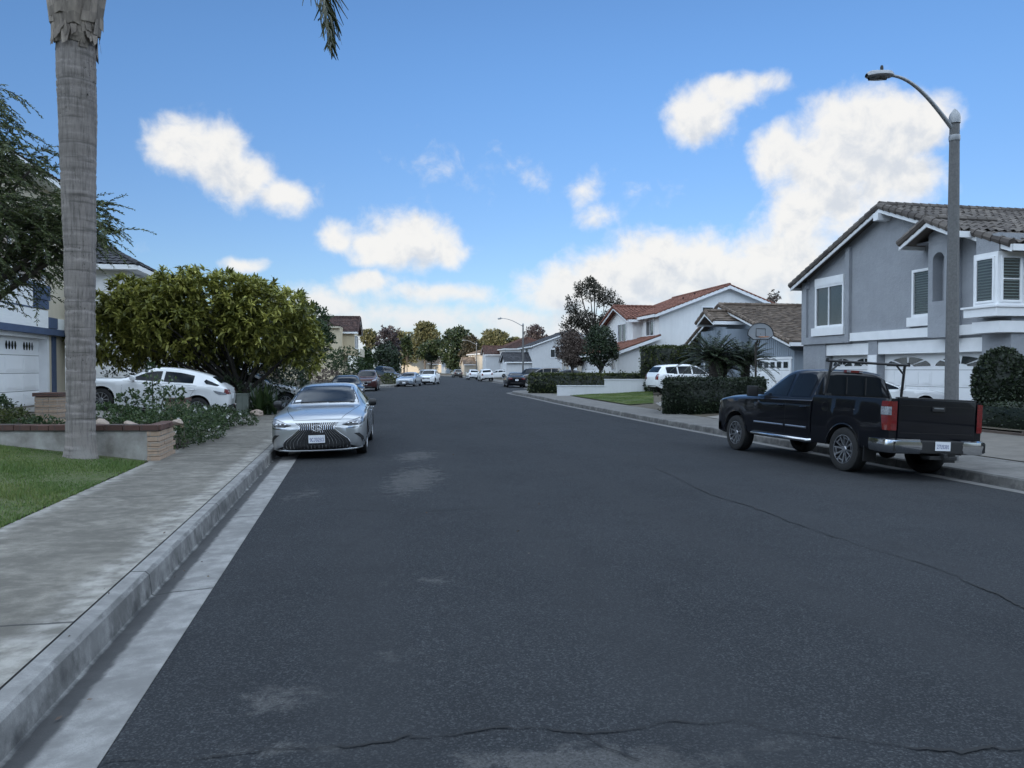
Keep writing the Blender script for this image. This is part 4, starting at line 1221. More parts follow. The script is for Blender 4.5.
def garage_door(root, fr, a0, a1, z0, z1, d, rows=4, cols=4, fans=(), ovals=(), mat='door_white', paneled=True):
    mb = MB(); mb.pbox(fr, a0, a1, z0, z1, d-.06, d)
    hh = (z1-z0)/rows; ww = (a1-a0)/cols
    if paneled:
        for r in range(rows - (1 if (fans or ovals) else 0)):
            for c in range(cols):
                x0, x1, y0, y1 = a0+c*ww+.08, a0+(c+1)*ww-.08, z0+r*hh+.07, z0+(r+1)*hh-.07
                mb.pbox(fr, x0, x1, y0, y1, d, d+.012)
                mb.pbox(fr, x0+.05, x1-.05, y0+.05, y1-.05, d+.012, d+.02)
    g = mb.build('garage_door', M[mat], root)
    mb = MB()
    for r in range(1, rows): mb.pbox(fr, a0, a1, z0+r*hh-.006, z0+r*hh+.006, d, d+.003)
    mb.build('section_joint', M['dark_gap'], g)
    O, e, n = fr
    def P(a, z, dd): return (O[0]+e[0]*a+n[0]*dd, O[1]+e[1]*a+n[1]*dd, z)
    if fans:
        for (cx, rx, zb, rz) in fans:
            for (t0, t1) in ((3, 38), (46, 86), (94, 134), (142, 177)):
                mb = MB()
                ts = np.radians(np.linspace(t0, t1, 7))
                pts = [P(cx+rx*math.cos(t), zb+rz*math.sin(t), d+.008) for t in ts] + [P(cx+rx*.26*math.cos(t), zb+rz*.26*math.sin(t), d+.008) for t in ts[::-1]]
                mb.prism(pts, (n[0]*.006, n[1]*.006, 0)); mb.build('pane', M['wglass'], g)
    if ovals:
        for (cx, zb, w, h) in ovals:
            mb = MB()
            pts = [P(cx+w*math.cos(t)*(1-.25*abs(math.sin(2*t))), zb+h*math.sin(t), d+.008) for t in np.linspace(0, 2*math.pi, 13)[:-1]]
            mb.prism(pts, (n[0]*.006, n[1]*.006, 0)); mb.build('pane', M['wglass'], g)
    return g

def rake_board(mb, p0, p1, h=.22, th=.05, n=(0, -1, 0), m=0):
    p0, p1, n = Vector(p0), Vector(p1), Vector(n)
    mb.prism([p0, p1, p1-Vector((0,0,h)), p0-Vector((0,0,h))], n*th, m)

def gable_front_roof(root, u0, u1, v0, v1, ze, zr, matn, tw=.30, over=.35, fascia='white_trim', amp=.045, course=.37, wave=True, caps=True, name='roof', uc=None):
    """ridge runs back from the street; u0..u1 walls, v0 the front edge"""
    uc = (u0+u1)/2 if uc is None else uc
    sl_, sr = (zr-ze)/(uc-u0), (zr-ze)/(u1-uc)
    A, B = u0-over, u1+over; za, zb = ze-sl_*over, ze-sr*over
    mb = MB(); t = .10
    tile_slope(mb, (A, v1, za+t), (A, v0, za+t), (uc, v0, zr+t), (uc, v1, zr+t), tw, course, amp, wave=wave)
    tile_slope(mb, (B, v0, zb+t), (B, v1, zb+t), (uc, v1, zr+t), (uc, v0, zr+t), tw, course, amp, wave=wave)
    # the deck under the tiles
    mb.prism([(A, v0+.02, za), (uc, v0+.02, zr), (uc, v0+.02, zr+.09), (A, v0+.02, za+.09)], (0, v1-v0-.04, 0))
    mb.prism([(uc, v0+.02, zr), (B, v0+.02, zb), (B, v0+.02, zb+.09), (uc, v0+.02, zr+.09)], (0, v1-v0-.04, 0))
    if caps:
        ridge_caps(mb, (uc, v0, zr+t+.05), (uc, v1, zr+t+.05))
        ridge_caps(mb, (A, v0-.02, za+t), (uc, v0-.02, zr+t), .135)
        ridge_caps(mb, (B, v0-.02, zb+t), (uc, v0-.02, zr+t), .135)
    rf = mb.build(name, M[matn], root)
    fb = MB()
    rake_board(fb, (A-.02, v0+.0, za+.07), (uc, v0+.0, zr+.07)); rake_board(fb, (uc, v0+.0, zr+.07), (B+.02, v0+.0, zb+.07))
    fb.box(A-.06, A, v0+.01, v1, za-.12, za+.07); fb.box(B, B+.06, v0+.01, v1, zb-.12, zb+.07)
    fb.build('fascia', M[fascia], rf)
    return rf
def gable_side_roof(root, u0, u1, v0, v1, ze, zr, matn, tw=.30, over=.4, fascia='white_trim', amp=.045, course=.37, name='roof', wave=True):
    """ridge parallel to the street; gable ends at u0 and u1"""
    vc = (v0+v1)/2; s = (zr-ze)/(vc-v0); A, B = v0-over, v1+over; za = ze-s*over; t = .10
    U0, U1 = u0-over*.8, u1+over*.8
    mb = MB()
    tile_slope(mb, (U0, A, za+t), (U1, A, za+t), (U1, vc, zr+t), (U0, vc, zr+t), tw, course, amp, wave=wave)
    tile_slope(mb, (U1, B, za+t), (U0, B, za+t), (U0, vc, zr+t), (U1, vc, zr+t), tw, course, amp, wave=wave)
    mb.prism([(U0+.02, A, za), (U0+.02, vc, zr), (U0+.02, vc, zr+.09), (U0+.02, A, za+.09)], (U1-U0-.04, 0, 0))
    mb.prism([(U0+.02, vc, zr), (U0+.02, B, za), (U0+.02, B, za+.09), (U0+.02, vc, zr+.09)], (U1-U0-.04, 0, 0))
    ridge_caps(mb, (U0, vc, zr+t+.05), (U1, vc, zr+t+.05))
    for U in (U0+.02, U1-.02):
        ridge_caps(mb, (U, A, za+t), (U, vc, zr+t), .09); ridge_caps(mb, (U, B, za+t), (U, vc, zr+t), .09)
    rf = mb.build(name, M[matn], root)
    fb = MB()
    for U, n in ((U0, (-1, 0, 0)), (U1, (1, 0, 0))):
        rake_board(fb, (U, A-.02, za+.07), (U, vc, zr+.07), n=n); rake_board(fb, (U, vc, zr+.07), (U, B+.02, za+.07), n=n)
    fb.box(U0+.01, U1-.01, A-.06, A, za-.12, za+.07); fb.box(U0+.01, U1-.01, B, B+.06, za-.12, za+.07)
    fb.build('fascia', M[fascia], rf)
    return rf
def hip_roof(root, u0, u1, v0, v1, ze, zr, matn, over=.45, tw=.30, amp=.03, wave=True, course=.37, ridge_in=None, fascia='white_trim', name='roof'):
    A, B, C, D = u0-over, u1+over, v0-over, v1+over; t = .06
    w = min(B-A, D-C)/2; vc = (C+D)/2
    if B-A >= D-C: r0, r1 = (A+w, vc), (B-w, vc)
    else: uc = (A+B)/2; r0, r1 = (uc, C+w), (uc, D-w)
    mb = MB(); T = lambda p, z: (p[0], p[1], z)
    c = [(A, C), (B, C), (B, D), (A, D)]
    if B-A >= D-C: tops = [(r0, r1), (r1, r1), (r1, r0), (r0, r0)]
    else: tops = [(r0, r0), (r0, r1), (r1, r1), (r1, r0)]
    for i in range(4):
        p, q = c[i], c[(i+1) % 4]; l, r_ = tops[i]
        tile_slope(mb, T(p, ze+t), T(q, ze+t), T(r_, zr+t), T(l, zr+t), tw, course, amp, wave=wave)
    ridge_caps(mb, T(r0, zr+t+.04), T(r1, zr+t+.04) if r0 != r1 else T((r1[0]+.1, r1[1]), zr+t+.04), .10)
    for p, q in zip(c, (r0, r1, r1, r0) if B-A >= D-C else (r0, r0, r1, r1)): ridge_caps(mb, T(p, ze+t+.03), T(q, zr+t+.04), .09)
    rf = mb.build(name, M[matn], root)
    fb = MB(); fb.box(A, B, C, D, ze-.16, ze+.04); fb.build('fascia', M[fascia], rf)
    return rf

def pentagon(mb, u0, u1, v0, v1, zb, ze, zr, uc=None, zer=None):
    uc = (u0+u1)/2 if uc is None else uc
    mb.prism([(u0, v0, zb), (u1, v0, zb), (u1, v0, ze if zer is None else zer), (uc, v0, zr), (u0, v0, ze)], (0, v1-v0, 0))
def pentagon_side(mb, u0, u1, v0, v1, zb, ze, zr):
    vc = (v0+v1)/2
    mb.prism([(u0, v0, zb), (u0, v1, zb), (u0, v1, ze), (u0, vc, zr), (u0, v0, ze)], (u1-u0, 0, 0))

M['wglass'].node_tree.nodes['Principled BSDF'].inputs['IOR'].default_value = 1.8
def along(P, U, u): return (P[0]+U[0]*u, P[1]+U[1]*u)
def unit(dx, dy): n = math.hypot(dx, dy); return (dx/n, dy/n)

# ---- grey stucco house on the right
U1 = unit(.196, -.981); HR1 = thing('house', 'grey stucco two-storey house with white trim, bay window and two sunburst-windowed garage doors', 'house', (12.72, 33.2, .18), math.atan2(U1[1], U1[0]))
Wd = 10.8
mb = MB()
mb.box(0, Wd, .45, 10.5, -.6, 2.62)
for a, b in ((0, 1.6), (4.32, 4.82), (9.72, Wd)): mb.box(a, b, 0, .45, -.6, 2.62)
mb.box(1.6, 4.32, .06, .45, 2.12, 2.62); mb.box(4.82, 9.72, .06, .45, 2.12, 2.62)
pentagon(mb, 0, Wd, 0, 10.5, 2.62, 5.28, 7.42)
mb.pbox(FRONT, 3.05, 3.30, 2.62, 6.36, -.01, .13); mb.pbox(FRONT, 0, .34, 2.62, 5.3, -.01, .10)
mb.pbox(FRONT, .34, 3.05, 2.62, 2.92, -.01, .10)
mb.pbox(FRONT, .34, .42, 5.0, 5.42, -.01, .06)
wl = mb.build('wall', M['st_grey'], HR1)
mb = MB(); mb.pbox(FRONT, 3.32, 9.9, 2.66, 2.98, -.01, .09); mb.pbox(FRONT, 1.6, 9.75, 2.12, 2.56, -.08, -.045)
mb.build('belt_board', M['white_trim'], HR1)
mb = MB(); mb.pbox(FRONT, 4.32, 4.82, -.3, 2.1, 0, .03); mb.build('door_post', M['white_trim'], HR1)
garage_door(HR1, FRONT, 1.6, 4.32, -.2, 2.12, -.34, 4, 4, fans=((2.28, .62, 1.68, .30), (3.64, .62, 1.68, .30)))
garage_door(HR1, FRONT, 4.82, 9.72, -.2, 2.12, -.34, 4, 8, fans=((6.05, 1.12, 1.66, .33), (8.5, 1.12, 1.66, .33)))
window(HR1, FRONT, 1.02, 2.78, 3.38, 4.95, .09, .07, mull=(1.86,), sill=(.12, .34, .16))
mb = MB(); mb.pbox(FRONT, .93, 2.87, 5.04, 5.36, -.01, .09); mb.build('window_header', M['white_trim'], HR1)
window(HR1, FRONT, 6.78, 7.72, 3.46, 4.92, .09, .07, sill=(.15, .32, .14), slats=True)
# pop-out with the arched niche
mb = MB(); a0, a1, n0, n1 = 8.02, 8.90, 8.22, 8.72
mb.pbox(FRONT, a0, a1, 2.62, 5.95, -.01, .15)
mb.pbox(FRONT, a0, n0, 3.78, 5.95, .15, .52); mb.pbox(FRONT, n1, a1, 3.78, 5.95, .15, .52); mb.pbox(FRONT, a0, a1, 2.60, 3.78, .15, .52)
r_ = (n1-n0)/2; cx = (n0+n1)/2
arc = [(cx - r_*math.cos(t), -.15, 5.12+r_*math.sin(t)) for t in np.linspace(0, math.pi, 13)]
mb.prism(arc + [(n1, -.15, 5.95), (n0, -.15, 5.95)], (0, -.37, 0))
mb.build('arched_niche', M['st_grey'], HR1)
# corner bay
by = MB(); by.box(9.92, Wd+.03, -.52, 1.2, 3.42, 5.05); pass
bay = by.build('bay', M['white_trim'], HR1)
mb = MB(); mb.box(9.97, Wd+.02, -.48, 1.1, 5.05, 5.6); mb.build('bay_wall', M['st_grey'], HR1)
SIDE1 = ((Wd+.03, 0), (0, 1), (1, 0))
window(bay, ((0, -.52), (1, 0), (0, -1)), 10.08, 10.66, 3.62, 4.86, .06, .04, slats=True)
window(bay, SIDE1, -.36, .22, 3.62, 4.86, .06, .04, hmull=(4.25,), slats=True)
window(bay, SIDE1, .42, 1.02, 3.62, 4.86, .06, .04, hmull=(4.25,), slats=True)
mb = MB(); mb.box(9.72, Wd+.16, -.68, 1.3, 3.14, 3.42); mb.box(9.66, Wd+.2, -.74, 1.34, 3.40, 3.46); mb.box(9.86, Wd+.08, -.50, 1.1, 2.66, 3.0)
mb.build('bay_sill', M['white_trim'], bay)
gable_front_roof(HR1, 0, Wd, -.38, 10.9, 5.28, 7.42, 'rt_grey', over=.36, amp=.055)
gable_front_roof(HR1, 7.35, 9.6, -.95, 1.6, 5.80, 6.32, 'rt_grey', over=.12, amp=.05, name='dormer_roof')
mb = MB(); pentagon(mb, 8.02, 8.90, -.5, 1.2, 5.95, 6.0, 6.2); mb.box(7.45, 8.02, -.5, 0, 5.75, 5.80); mb.build('dormer_wall', M['st_grey'], HR1)
mb = MB(); mb.box(5.27, 5.53, -.55, .0, 6.98, 7.25); mb.build('ridge_beam', M['white_trim'], HR1)
mb = MB(); mb.pbox(FRONT, 10.22, 10.62, 1.90, 2.10, 0, .05); ad = mb.build('address_plaque', M['white_trim'], HR1)
mb = MB(); mb.pbox(FRONT, 10.34, 10.38, 1.94, 2.06, .05, .054); mb.pbox(FRONT, 10.42, 10.50, 1.94, 2.06, .05, .054); mb.pbox(FRONT, 10.6, 10.66, 1.90, 2.1, .0, .08); mb.build('house_number', M['dark_gap'], ad)

# ---- brown shake roof house beyond it
U2 = unit(.168, -.986); HR2 = thing('house', 'single-storey house with grey-blue board siding and a broad brown shake gable roof', 'house', (12.36, 52.0, .15), math.atan2(U2[1], U2[0]))
mb = MB()
pentagon(mb, 0, 13.0, 0, 11, -.5, 3.45, 5.38, uc=5.3, zer=2.52)
mb.box(4.6, 8.2, -1.4, 0, -.5, 3.9)
wl = mb.build('wall', M['wood_grey'], HR2)
mb = MB()
for k in range(60):
    u = .1+k*.22
    if u > 12.9 or 4.5 < u < 8.3: continue
    zt = (3.45+(u/5.3)*1.9 if u < 5.3 else 5.36-(u-5.3)*.371)-.03
    mb.pbox(FRONT, u-.025, u+.025, 2.22 if u > 8.0 else -.2, zt, 0, .025)
for k in range(17): u = 4.65+k*.22; mb.pbox(((0, -1.4), (1, 0), (0, -1)), u-.025, u+.025, -.2, 3.9, 0, .025)
mb.build('batten', M['wood_grey'], wl)
garage_door(HR2, FRONT, 8.5, 12.6, -.2, 2.1, .03, 4, 6, paneled=True)
for k in range(6):
    mb = MB(); mb.pbox(FRONT, 8.62+k*.683, 9.06+k*.683, 1.66, 1.98, .055, .06); mb.build('garage_window', M['wglass'], HR2)
mb = MB(); mb.pbox(FRONT, 8.3, 12.85, 2.12, 2.24, 0, .05); mb.pbox(FRONT, 8.34, 8.48, -.2, 2.12, 0, .05); mb.pbox(FRONT, 12.62, 12.76, -.2, 2.12, 0, .05); mb.build('door_trim', M['white_trim'], HR2)
window(HR2, ((0, -1.4), (1, 0), (0, -1)), 5.2, 7.6, 1.4, 2.9, .1, .06, mull=(6.0, 6.8), frame='white_trim')
gable_front_roof(HR2, 0, 13.0, -.55, 11.5, 3.05, 5.42, 'rt_brown', over=.55, wave=False, amp=0, course=.26, tw=.22, uc=5.3)
gable_front_roof(HR2, 5.3, 7.5, -1.95, 3.0, 4.36, 4.92, 'rt_brown', over=.1, wave=False, amp=0, course=.26, tw=.22, name='porch_roof')
mb = MB(); mb.box(6.0, 6.9, 6.4, 7.3, 3.5, 6.35); mb.box(5.92, 6.98, 6.32, 7.38, 6.35, 6.5); mb.build('chimney', M['st_white'], HR2)

# ---- white two-storey house with red tiles
U3 = unit(.168, -.986); HR3 = thing('house', 'white two-storey house with red tiled roofs and a plain gable end towards us', 'house', (8.57, 62.9, .18), math.atan2(U3[1], U3[0]))
mb = MB()
pentagon_side(mb, 0, 10, 0, 10.2, -.5, 5.45, 7.38)
pentagon(mb, -.2, 6.4, -.7, .1, 2.7, 5.25, 6.35)
mb.prism([(0, -2.9, -.5), (0, 0, -.5), (0, 0, 3.72), (0, -2.9, 2.72)], (10, 0, 0))
mb.build('wall', M['st_white'], HR3)
gable_side_roof(HR3, 0, 10, 0, 10.2, 5.45, 7.38, 'rt_red', amp=.05)
gable_front_roof(HR3, -.2, 6.4, -1.15, 3.6, 5.25, 6.35, 'rt_red', over=.3, name='front_gable_roof')
mb = MB(); tile_slope(mb, (-.3, -3.4, 2.72), (10.35, -3.4, 2.72), (10.35, 0, 3.92), (-.3, 0, 3.92)); mb.prism([(-.28, -3.4, 2.56), (-.28, 0, 3.76), (-.28, 0, 3.86), (-.28, -3.4, 2.66)], (10.6, 0, 0))
ridge_caps(mb, (10.34, -3.4, 2.74), (10.34, 0, 3.94), .08); lw = mb.build('lower_roof', M['rt_red'], HR3)
mb = MB(); rake_board(mb, (10.36, -3.42, 2.66), (10.36, 0, 3.86), n=(1, 0, 0)); mb.box(-.3, 10.36, -3.46, -3.4, 2.5, 2.68); mb.build('fascia', M['white_trim'], lw)
window(HR3, ((0, -.7), (1, 0), (0, -1)), 3.0, 5.0, 3.7, 5.0, .12, .08, mull=(4.0,), sill=(.15, .2, .12))
window(HR3, FRONT, 7.5, 9.0, 4.0, 5.1, .1, .06, mull=(8.25,))
window(HR3, ((0, -2.9), (1, 0), (0, -1)), 8.4, 9.1, 1.5, 2.1, .06, .05, frame='white_trim')
garage_door(HR3, ((0, -2.9), (1, 0), (0, -1)), .6, 5.6, -.2, 2.15, .02, 4, 8)
SIDE3 = ((10, 0), (0, 1), (1, 0))
window(HR3, SIDE3, 3.2, 4.9, 5.05, 5.9, .1, .06, mull=(4.0,), frame='white_trim')
for (v, z) in ((3.0, 6.6), (3.9, 6.95)):
    mb = MB(); mb.tube([(7.0, v, z-.2), (7.0, v, z+.3)], .06, 8); mb.build('vent_pipe', M['rt_maroon'], HR3)

# ---- simpler houses further along
def plain_house(label, P, U, w, dep, pad, ze, zr, orient, wall, roof, front=(), side=(), garage=(), wing=None, near=1, sideu=None, cat='house'):
    h = thing('house', label, cat, (P[0], P[1], pad), math.atan2(U[1], U[0]))
    mb = MB()
    if orient == 'front': pentagon(mb, 0, w, 0, dep, -.6, ze, zr)
    elif orient == 'side': pentagon_side(mb, 0, w, 0, dep, -.6, ze, zr)
    else: mb.box(0, w, 0, dep, -.6, ze)
    if wing:
        wu0, wu1, wd, wze, wzr = wing
        pentagon(mb, wu0, wu1, -wd, .05, -.6, wze, wzr)
    mb.build('wall', M[wall], h)
    kw = dict(amp=.04, tw=.33, course=.42)
    if orient == 'front': gable_front_roof(h, 0, w, -.4, dep+.4, ze, zr, roof, **kw)
    elif orient == 'side': gable_side_roof(h, 0, w, 0, dep, ze, zr, roof, **kw)
    else: hip_roof(h, 0, w, 0, dep, ze, zr, roof, tw=.33, course=.42)
    if wing: gable_front_roof(h, wu0, wu1, -wd-.35, 1.5, wze, wzr, roof, over=.3, name='wing_roof', **kw)
    for f in front: window(h, FRONT, *f[:4], .1, .06, mull=((f[0]+f[1])/2,))
    fs = ((w, 0), (0, 1), (1, 0)) if near > 0 else ((0, 0), (0, 1), (-1, 0))
    for f in side: window(h, fs, *f[:4], .1, .06, mull=((f[0]+f[1])/2,))
    for (a, b, d) in garage: garage_door(h, FRONT, a, b, -.2, 2.1, d+.03, 4, 6)
    return h
def right_house(Y, setback): x = lip(1, Y); n = nrm(1, Y, 4); return (x+n[0]*setback, Y+n[1]*setback)
def right_U(Y): dx = (lip(1, Y-5)-lip(1, Y+5)); return unit(dx, -10)
def left_U(Y): dx = (lip(-1, Y+5)-lip(-1, Y-5)); return unit(dx, 10)
def left_house(Y, setback): x = lip(-1, Y); n = nrm(-1, Y, 4); return (x+n[0]*setback, Y+n[1]*setback)

plain_house('pale house with a low brown gable, half hidden behind the bare tree and round tree', (6.6, 100), right_U(92), 15, 10, .2, 3.0, 4.9, 'front', 'st_taupe', 'rt_maroon', front=((1,2.4,1,2.1),), garage=((4.2,9,0),))
plain_house('white gabled house with a long rising roof edge behind the far lamp post', (1.3, 134), right_U(128), 13, 13, .25, 5.2, 7.6, 'side', 'st_white2', 'rt_dark', front=((2,4,3.6,4.9),(7,9,3.6,4.9)), side=((3,4.4,3.4,4.6),), wing=(6.5, 12.6, 4.0, 2.7, 4.0))
plain_house('cream two-storey house with a brown roof just left of the tall far lamp post', (-4.1, 168), right_U(165), 16, 11, .3, 5.5, 8.0, 'hip', 'st_white2', 'rt_maroon', front=((2,4,3.6,4.9),(11,13,3.6,4.9)), side=((2,3.4,1.2,2.5),), wing=(4, 9, 3.0, 4.6, 6.2))
plain_house('pale plain-walled house below the golden trees at the far right-hand bend', (-11.5, 200), unit(.25,-.97), 14, 11, .3, 5.2, 7.2, 'hip', 'st_taupe', 'rt_brown', front=((2,4,3.6,4.9),(8,10,3.6,4.9)), wing=(6, 11, 3, 2.7, 4.2))
plain_house('small blue-grey house by the dark trees at the end of the street', (-22.5, 242), unit(.35,-.94), 12, 9, .3, 3.6, 6.4, 'front', 'wood_grey', 'rt_dark', front=((4,6.6,1.2,3.4),), wing=None)
plain_house('pale taupe low house with a gabled garage wing closing the far end of the street', (-42, 288), unit(.98,-.2), 16, 10, .5, 3.2, 5.6, 'side', 'st_taupe', 'rt_brown', wing=(4.6, 11.2, 4, 3.4, 5.6))
plain_house('small tan roofed house next to the low taupe house at the street end', (-24.5, 292), unit(.98,-.2), 15, 10, .5, 3.0, 5.0, 'side', 'st_taupe', 'rt_brown', wing=(4, 9, 3, 2.8, 4.4))

# ---- left side: house with the white garage door and blue trim
UL = unit(-.203, .979); HL1 = thing('house', 'cream and white house with blue trim behind the palm, white garage door at its front', 'house', (-14.15, 21.0, .62), math.atan2(UL[1], UL[0]))
mb = MB()
mb.box(-6.5, 5.2, .5, 10, -.6, 2.3)
for a, b in ((-6.5, -1.4), (3.75, 5.2)): mb.box(a, b, .12, .5, -.6, 2.3)
mb.box(-6.5, 5.2, .0, 10, 2.3, 7.0)
mb.build('wall', M['st_cream'], HL1)
mb = MB()
for (a, b, z0, z1) in ((-6.0, 3.28, 2.42, 2.98), (-6.0, 2.12, 3.02, 3.64), (4.02, 5.2, 2.42, 2.78)): mb.pbox(FRONT, a, b, z0, z1, 0, .06)
mb.build('siding_panel', M['wood_white'], HL1)
mb = MB()
mb.pbox(FRONT, -6.5, 5.22, 2.22, 2.42, -.12, .09); mb.pbox(FRONT, 3.28, 4.02, 2.44, 2.78, 0, .08); mb.pbox(FRONT, 2.12, 3.3, 3.02, 3.28, 0, .08); mb.pbox(FRONT, 2.12, 3.34, 3.30, 3.66, 0, .11)
mb.pbox(FRONT, -6.0, 3.4, 3.66, 3.76, 0, .10); mb.pbox(FRONT, 4.0, 4.3, -.3, 2.2, -.12, -.07); mb.pbox(FRONT, -6.0, 2.12, 2.98, 3.02, 0, .075)
mb.build('blue_board', M['wood_blue'], HL1)
mb = MB(); mb.pbox(FRONT, 3.62, 3.78, -.3, 2.2, -.38, -.1); mb.pbox(FRONT, -1.5, 3.78, 2.1, 2.24, -.38, -.13); mb.build('door_trim', M['white_trim'], HL1)
ov = []
for k in range(4):
    for j in range(4): ov.append((-.85+k*1.22+(j-1.5)*.20, 1.84, .075, .13))
garage_door(HL1, FRONT, -1.4, 3.62, -.1, 2.1, -.36, 4, 4, ovals=ov)
window(HL1, FRONT, -2.5, 0.6, 3.86, 5.1, .09, .05, mull=(-.95,)); window(HL1, FRONT, 1.2, 3.0, 3.86, 5.1, .09, .05, mull=(2.1,))
hip_roof(HL1, -6.5, 5.2, 0, 10, 7.0, 9.0, 'rt_grey', over=.5)

# ---- white stucco house with the dark hip roof
HL2 = thing('house', 'white stucco house with a dark tiled hip roof rising behind the broad leafy tree', 'house', (-16.6, 32.9, .6), math.atan2(UL[1], UL[0]))
mb = MB(); mb.box(0, 5.2, 0, 9, -.6, 5.55); mb.box(5.2, 12, 1.2, 9, -.6, 5.4); mb.box(2.0, 11.5, -4.5, 1.0, -.6, 2.7)
mb.build('wall', M['st_white'], HL2)
hip_roof(HL2, 0, 5.2, 0, 9, 5.55, 7.25, 'rt_dark', over=.55)
hip_roof(HL2, 4.4, 12, 1.3, 9, 5.50, 7.0, 'rt_dark', over=.5, name='rear_roof')
hip_roof(HL2, 2.0, 11.5, -4.5, 1.0, 2.7, 3.6, 'rt_dark', over=.4, name='garage_roof')
mb = MB()
arch = [(2.6-.45*math.cos(t), -.02, 4.2+.45*math.sin(t)) for t in np.linspace(0, math.pi, 11)]
mb.prism(arch + [(3.05, -.02, 3.2), (2.15, -.02, 3.2)], (0, -.04, 0)); mb.build('arched_window', M['wglass'], HL2)
garage_door(HL2, ((0, -4.5), (1, 0), (0, -1)), 4, 9.2, -.2, 2.1, .03, 4, 6)

# ---- beige house with the maroon roof and solar panels
ULb = unit(-.12, .99)
HL3 = thing('house', 'beige stucco house with a dark maroon roof and solar panels beyond the leafy trees', 'house', (-18.1, 80, .5), math.atan2(ULb[1], ULb[0]))
mb = MB(); mb.box(0, 9, 0, 10, -.8, 5.7); mb.box(3.2, 9, -1.2, 0, 2.8, 5.4); mb.build('wall', M['st_beige'], HL3)
hip_roof(HL3, 0, 9, 0.3, 10, 5.7, 7.3, 'rt_maroon', over=.3, fascia='st_cream')
gable_front_roof(HL3, 3.2, 9, -1.6, 3, 5.4, 7.0, 'rt_maroon', over=.3, name='front_gable_roof')
mb = MB(); mb.prism([(-.24, 2.2, 5.93), (-.24, 6.2, 5.93), (1.5, 6.0, 6.58), (1.5, 2.4, 6.58)], (-.03, 0, .08)); mb.build('solar_panel', M['solar'], HL3)
window(HL3, ((0, -1.2), (1, 0), (0, -1)), 4.2, 5.6, 3.6, 4.9, .1, .06); window(HL3, ((0, -1.2), (1, 0), (0, -1)), 6.4, 7.8, 3.6, 4.9, .1, .06)
mb = MB(); mb.box(3.2, 9, -1.9, -1.2, 2.6, 2.75); mb.box(3.2, 9, -1.9, -1.84, 2.75, 3.5); mb.build('balcony', M['st_cream'], HL3)
# ------------------------------------------------------------------ plants
def rot_to(n):
    """orthonormal frames for many normals (k,3)"""
    a = np.where(np.abs(n[:, 2:3]) < .9, np.array([[0, 0, 1.]]), np.array([[1., 0, 0]]))
    u = np.cross(a, n); u /= np.linalg.norm(u, axis=1, keepdims=True)+1e-9
    return u, np.cross(n, u)
def unit_rand(k):
    v = RNG.normal(size=(k, 3)); return v/(np.linalg.norm(v, axis=1, keepdims=True)+1e-9)
def leaf_quads(C, D, length, width, up=None, bend=.25):
    """leaves at C pointing along D: two quads folded along the tip (6 verts -> 2 quads)"""
    k = len(C); D = D/(np.linalg.norm(D, axis=1, keepdims=True)+1e-9)
    ref = unit_rand(k)*.6 + np.array([0, 0, 1.0])
    S = np.cross(D, ref); S /= np.linalg.norm(S, axis=1, keepdims=True)+1e-9
    N = np.cross(S, D)
    L = np.asarray(length).reshape(-1, 1)*np.ones((k, 1)); Wd_ = np.asarray(width).reshape(-1, 1)*np.ones((k, 1))
    base = C; mid = C + D*L*.5 + N*L*.06; tip = C + D*L - N*L*bend
    V = np.stack([base - S*Wd_*.10, base + S*Wd_*.10, mid + S*Wd_*.5, mid - S*Wd_*.5, tip + S*Wd_*.12, tip - S*Wd_*.12], 1)
    i = np.arange(k)[:, None]*6
    F = np.concatenate([i + np.array([[0, 1, 2, 3]]), i + np.array([[3, 2, 4, 5]])], 1).reshape(-1, 4)
    return V.reshape(-1, 3), F
def simple_quads(C, D, length, width):
    k = len(C); D = D/(np.linalg.norm(D, axis=1, keepdims=True)+1e-9)
    S = np.cross(D, unit_rand(k)); S /= np.linalg.norm(S, axis=1, keepdims=True)+1e-9
    L = np.asarray(length).reshape(-1, 1)*np.ones((k, 1)); Wd_ = np.asarray(width).reshape(-1, 1)*np.ones((k, 1))
    V = np.stack([C, C + D*L*.5 + S*Wd_*.5, C + D*L, C + D*L*.5 - S*Wd_*.5], 1)
    F = np.arange(k)[:, None]*4 + np.array([[0, 1, 2, 3]])
    return V.reshape(-1, 3), F
def join(parts):
    Vs, Fs, o = [], [], 0
    for V, F in parts: Vs.append(V); Fs.append(F+o); o += len(V)
    return np.concatenate(Vs), np.concatenate(Fs)

def in_blobs(blobs, n, shell=.55):
    """n points in a set of ellipsoids (cx,cy,cz,rx,ry,rz), favouring the outside"""
    w = np.array([b[3]*b[4]*b[5] for b in blobs])**(.75); w /= w.sum()
    idx = RNG.choice(len(blobs), n, p=w); B = np.array(blobs)[idx]
    d = unit_rand(n); r = shell + (1-shell)*RNG.random((n, 1))**.7
    r = np.where(RNG.random((n, 1)) < .25, RNG.random((n, 1))**.5, r)
    return B[:, :3] + d*r*B[:, 3:6], d

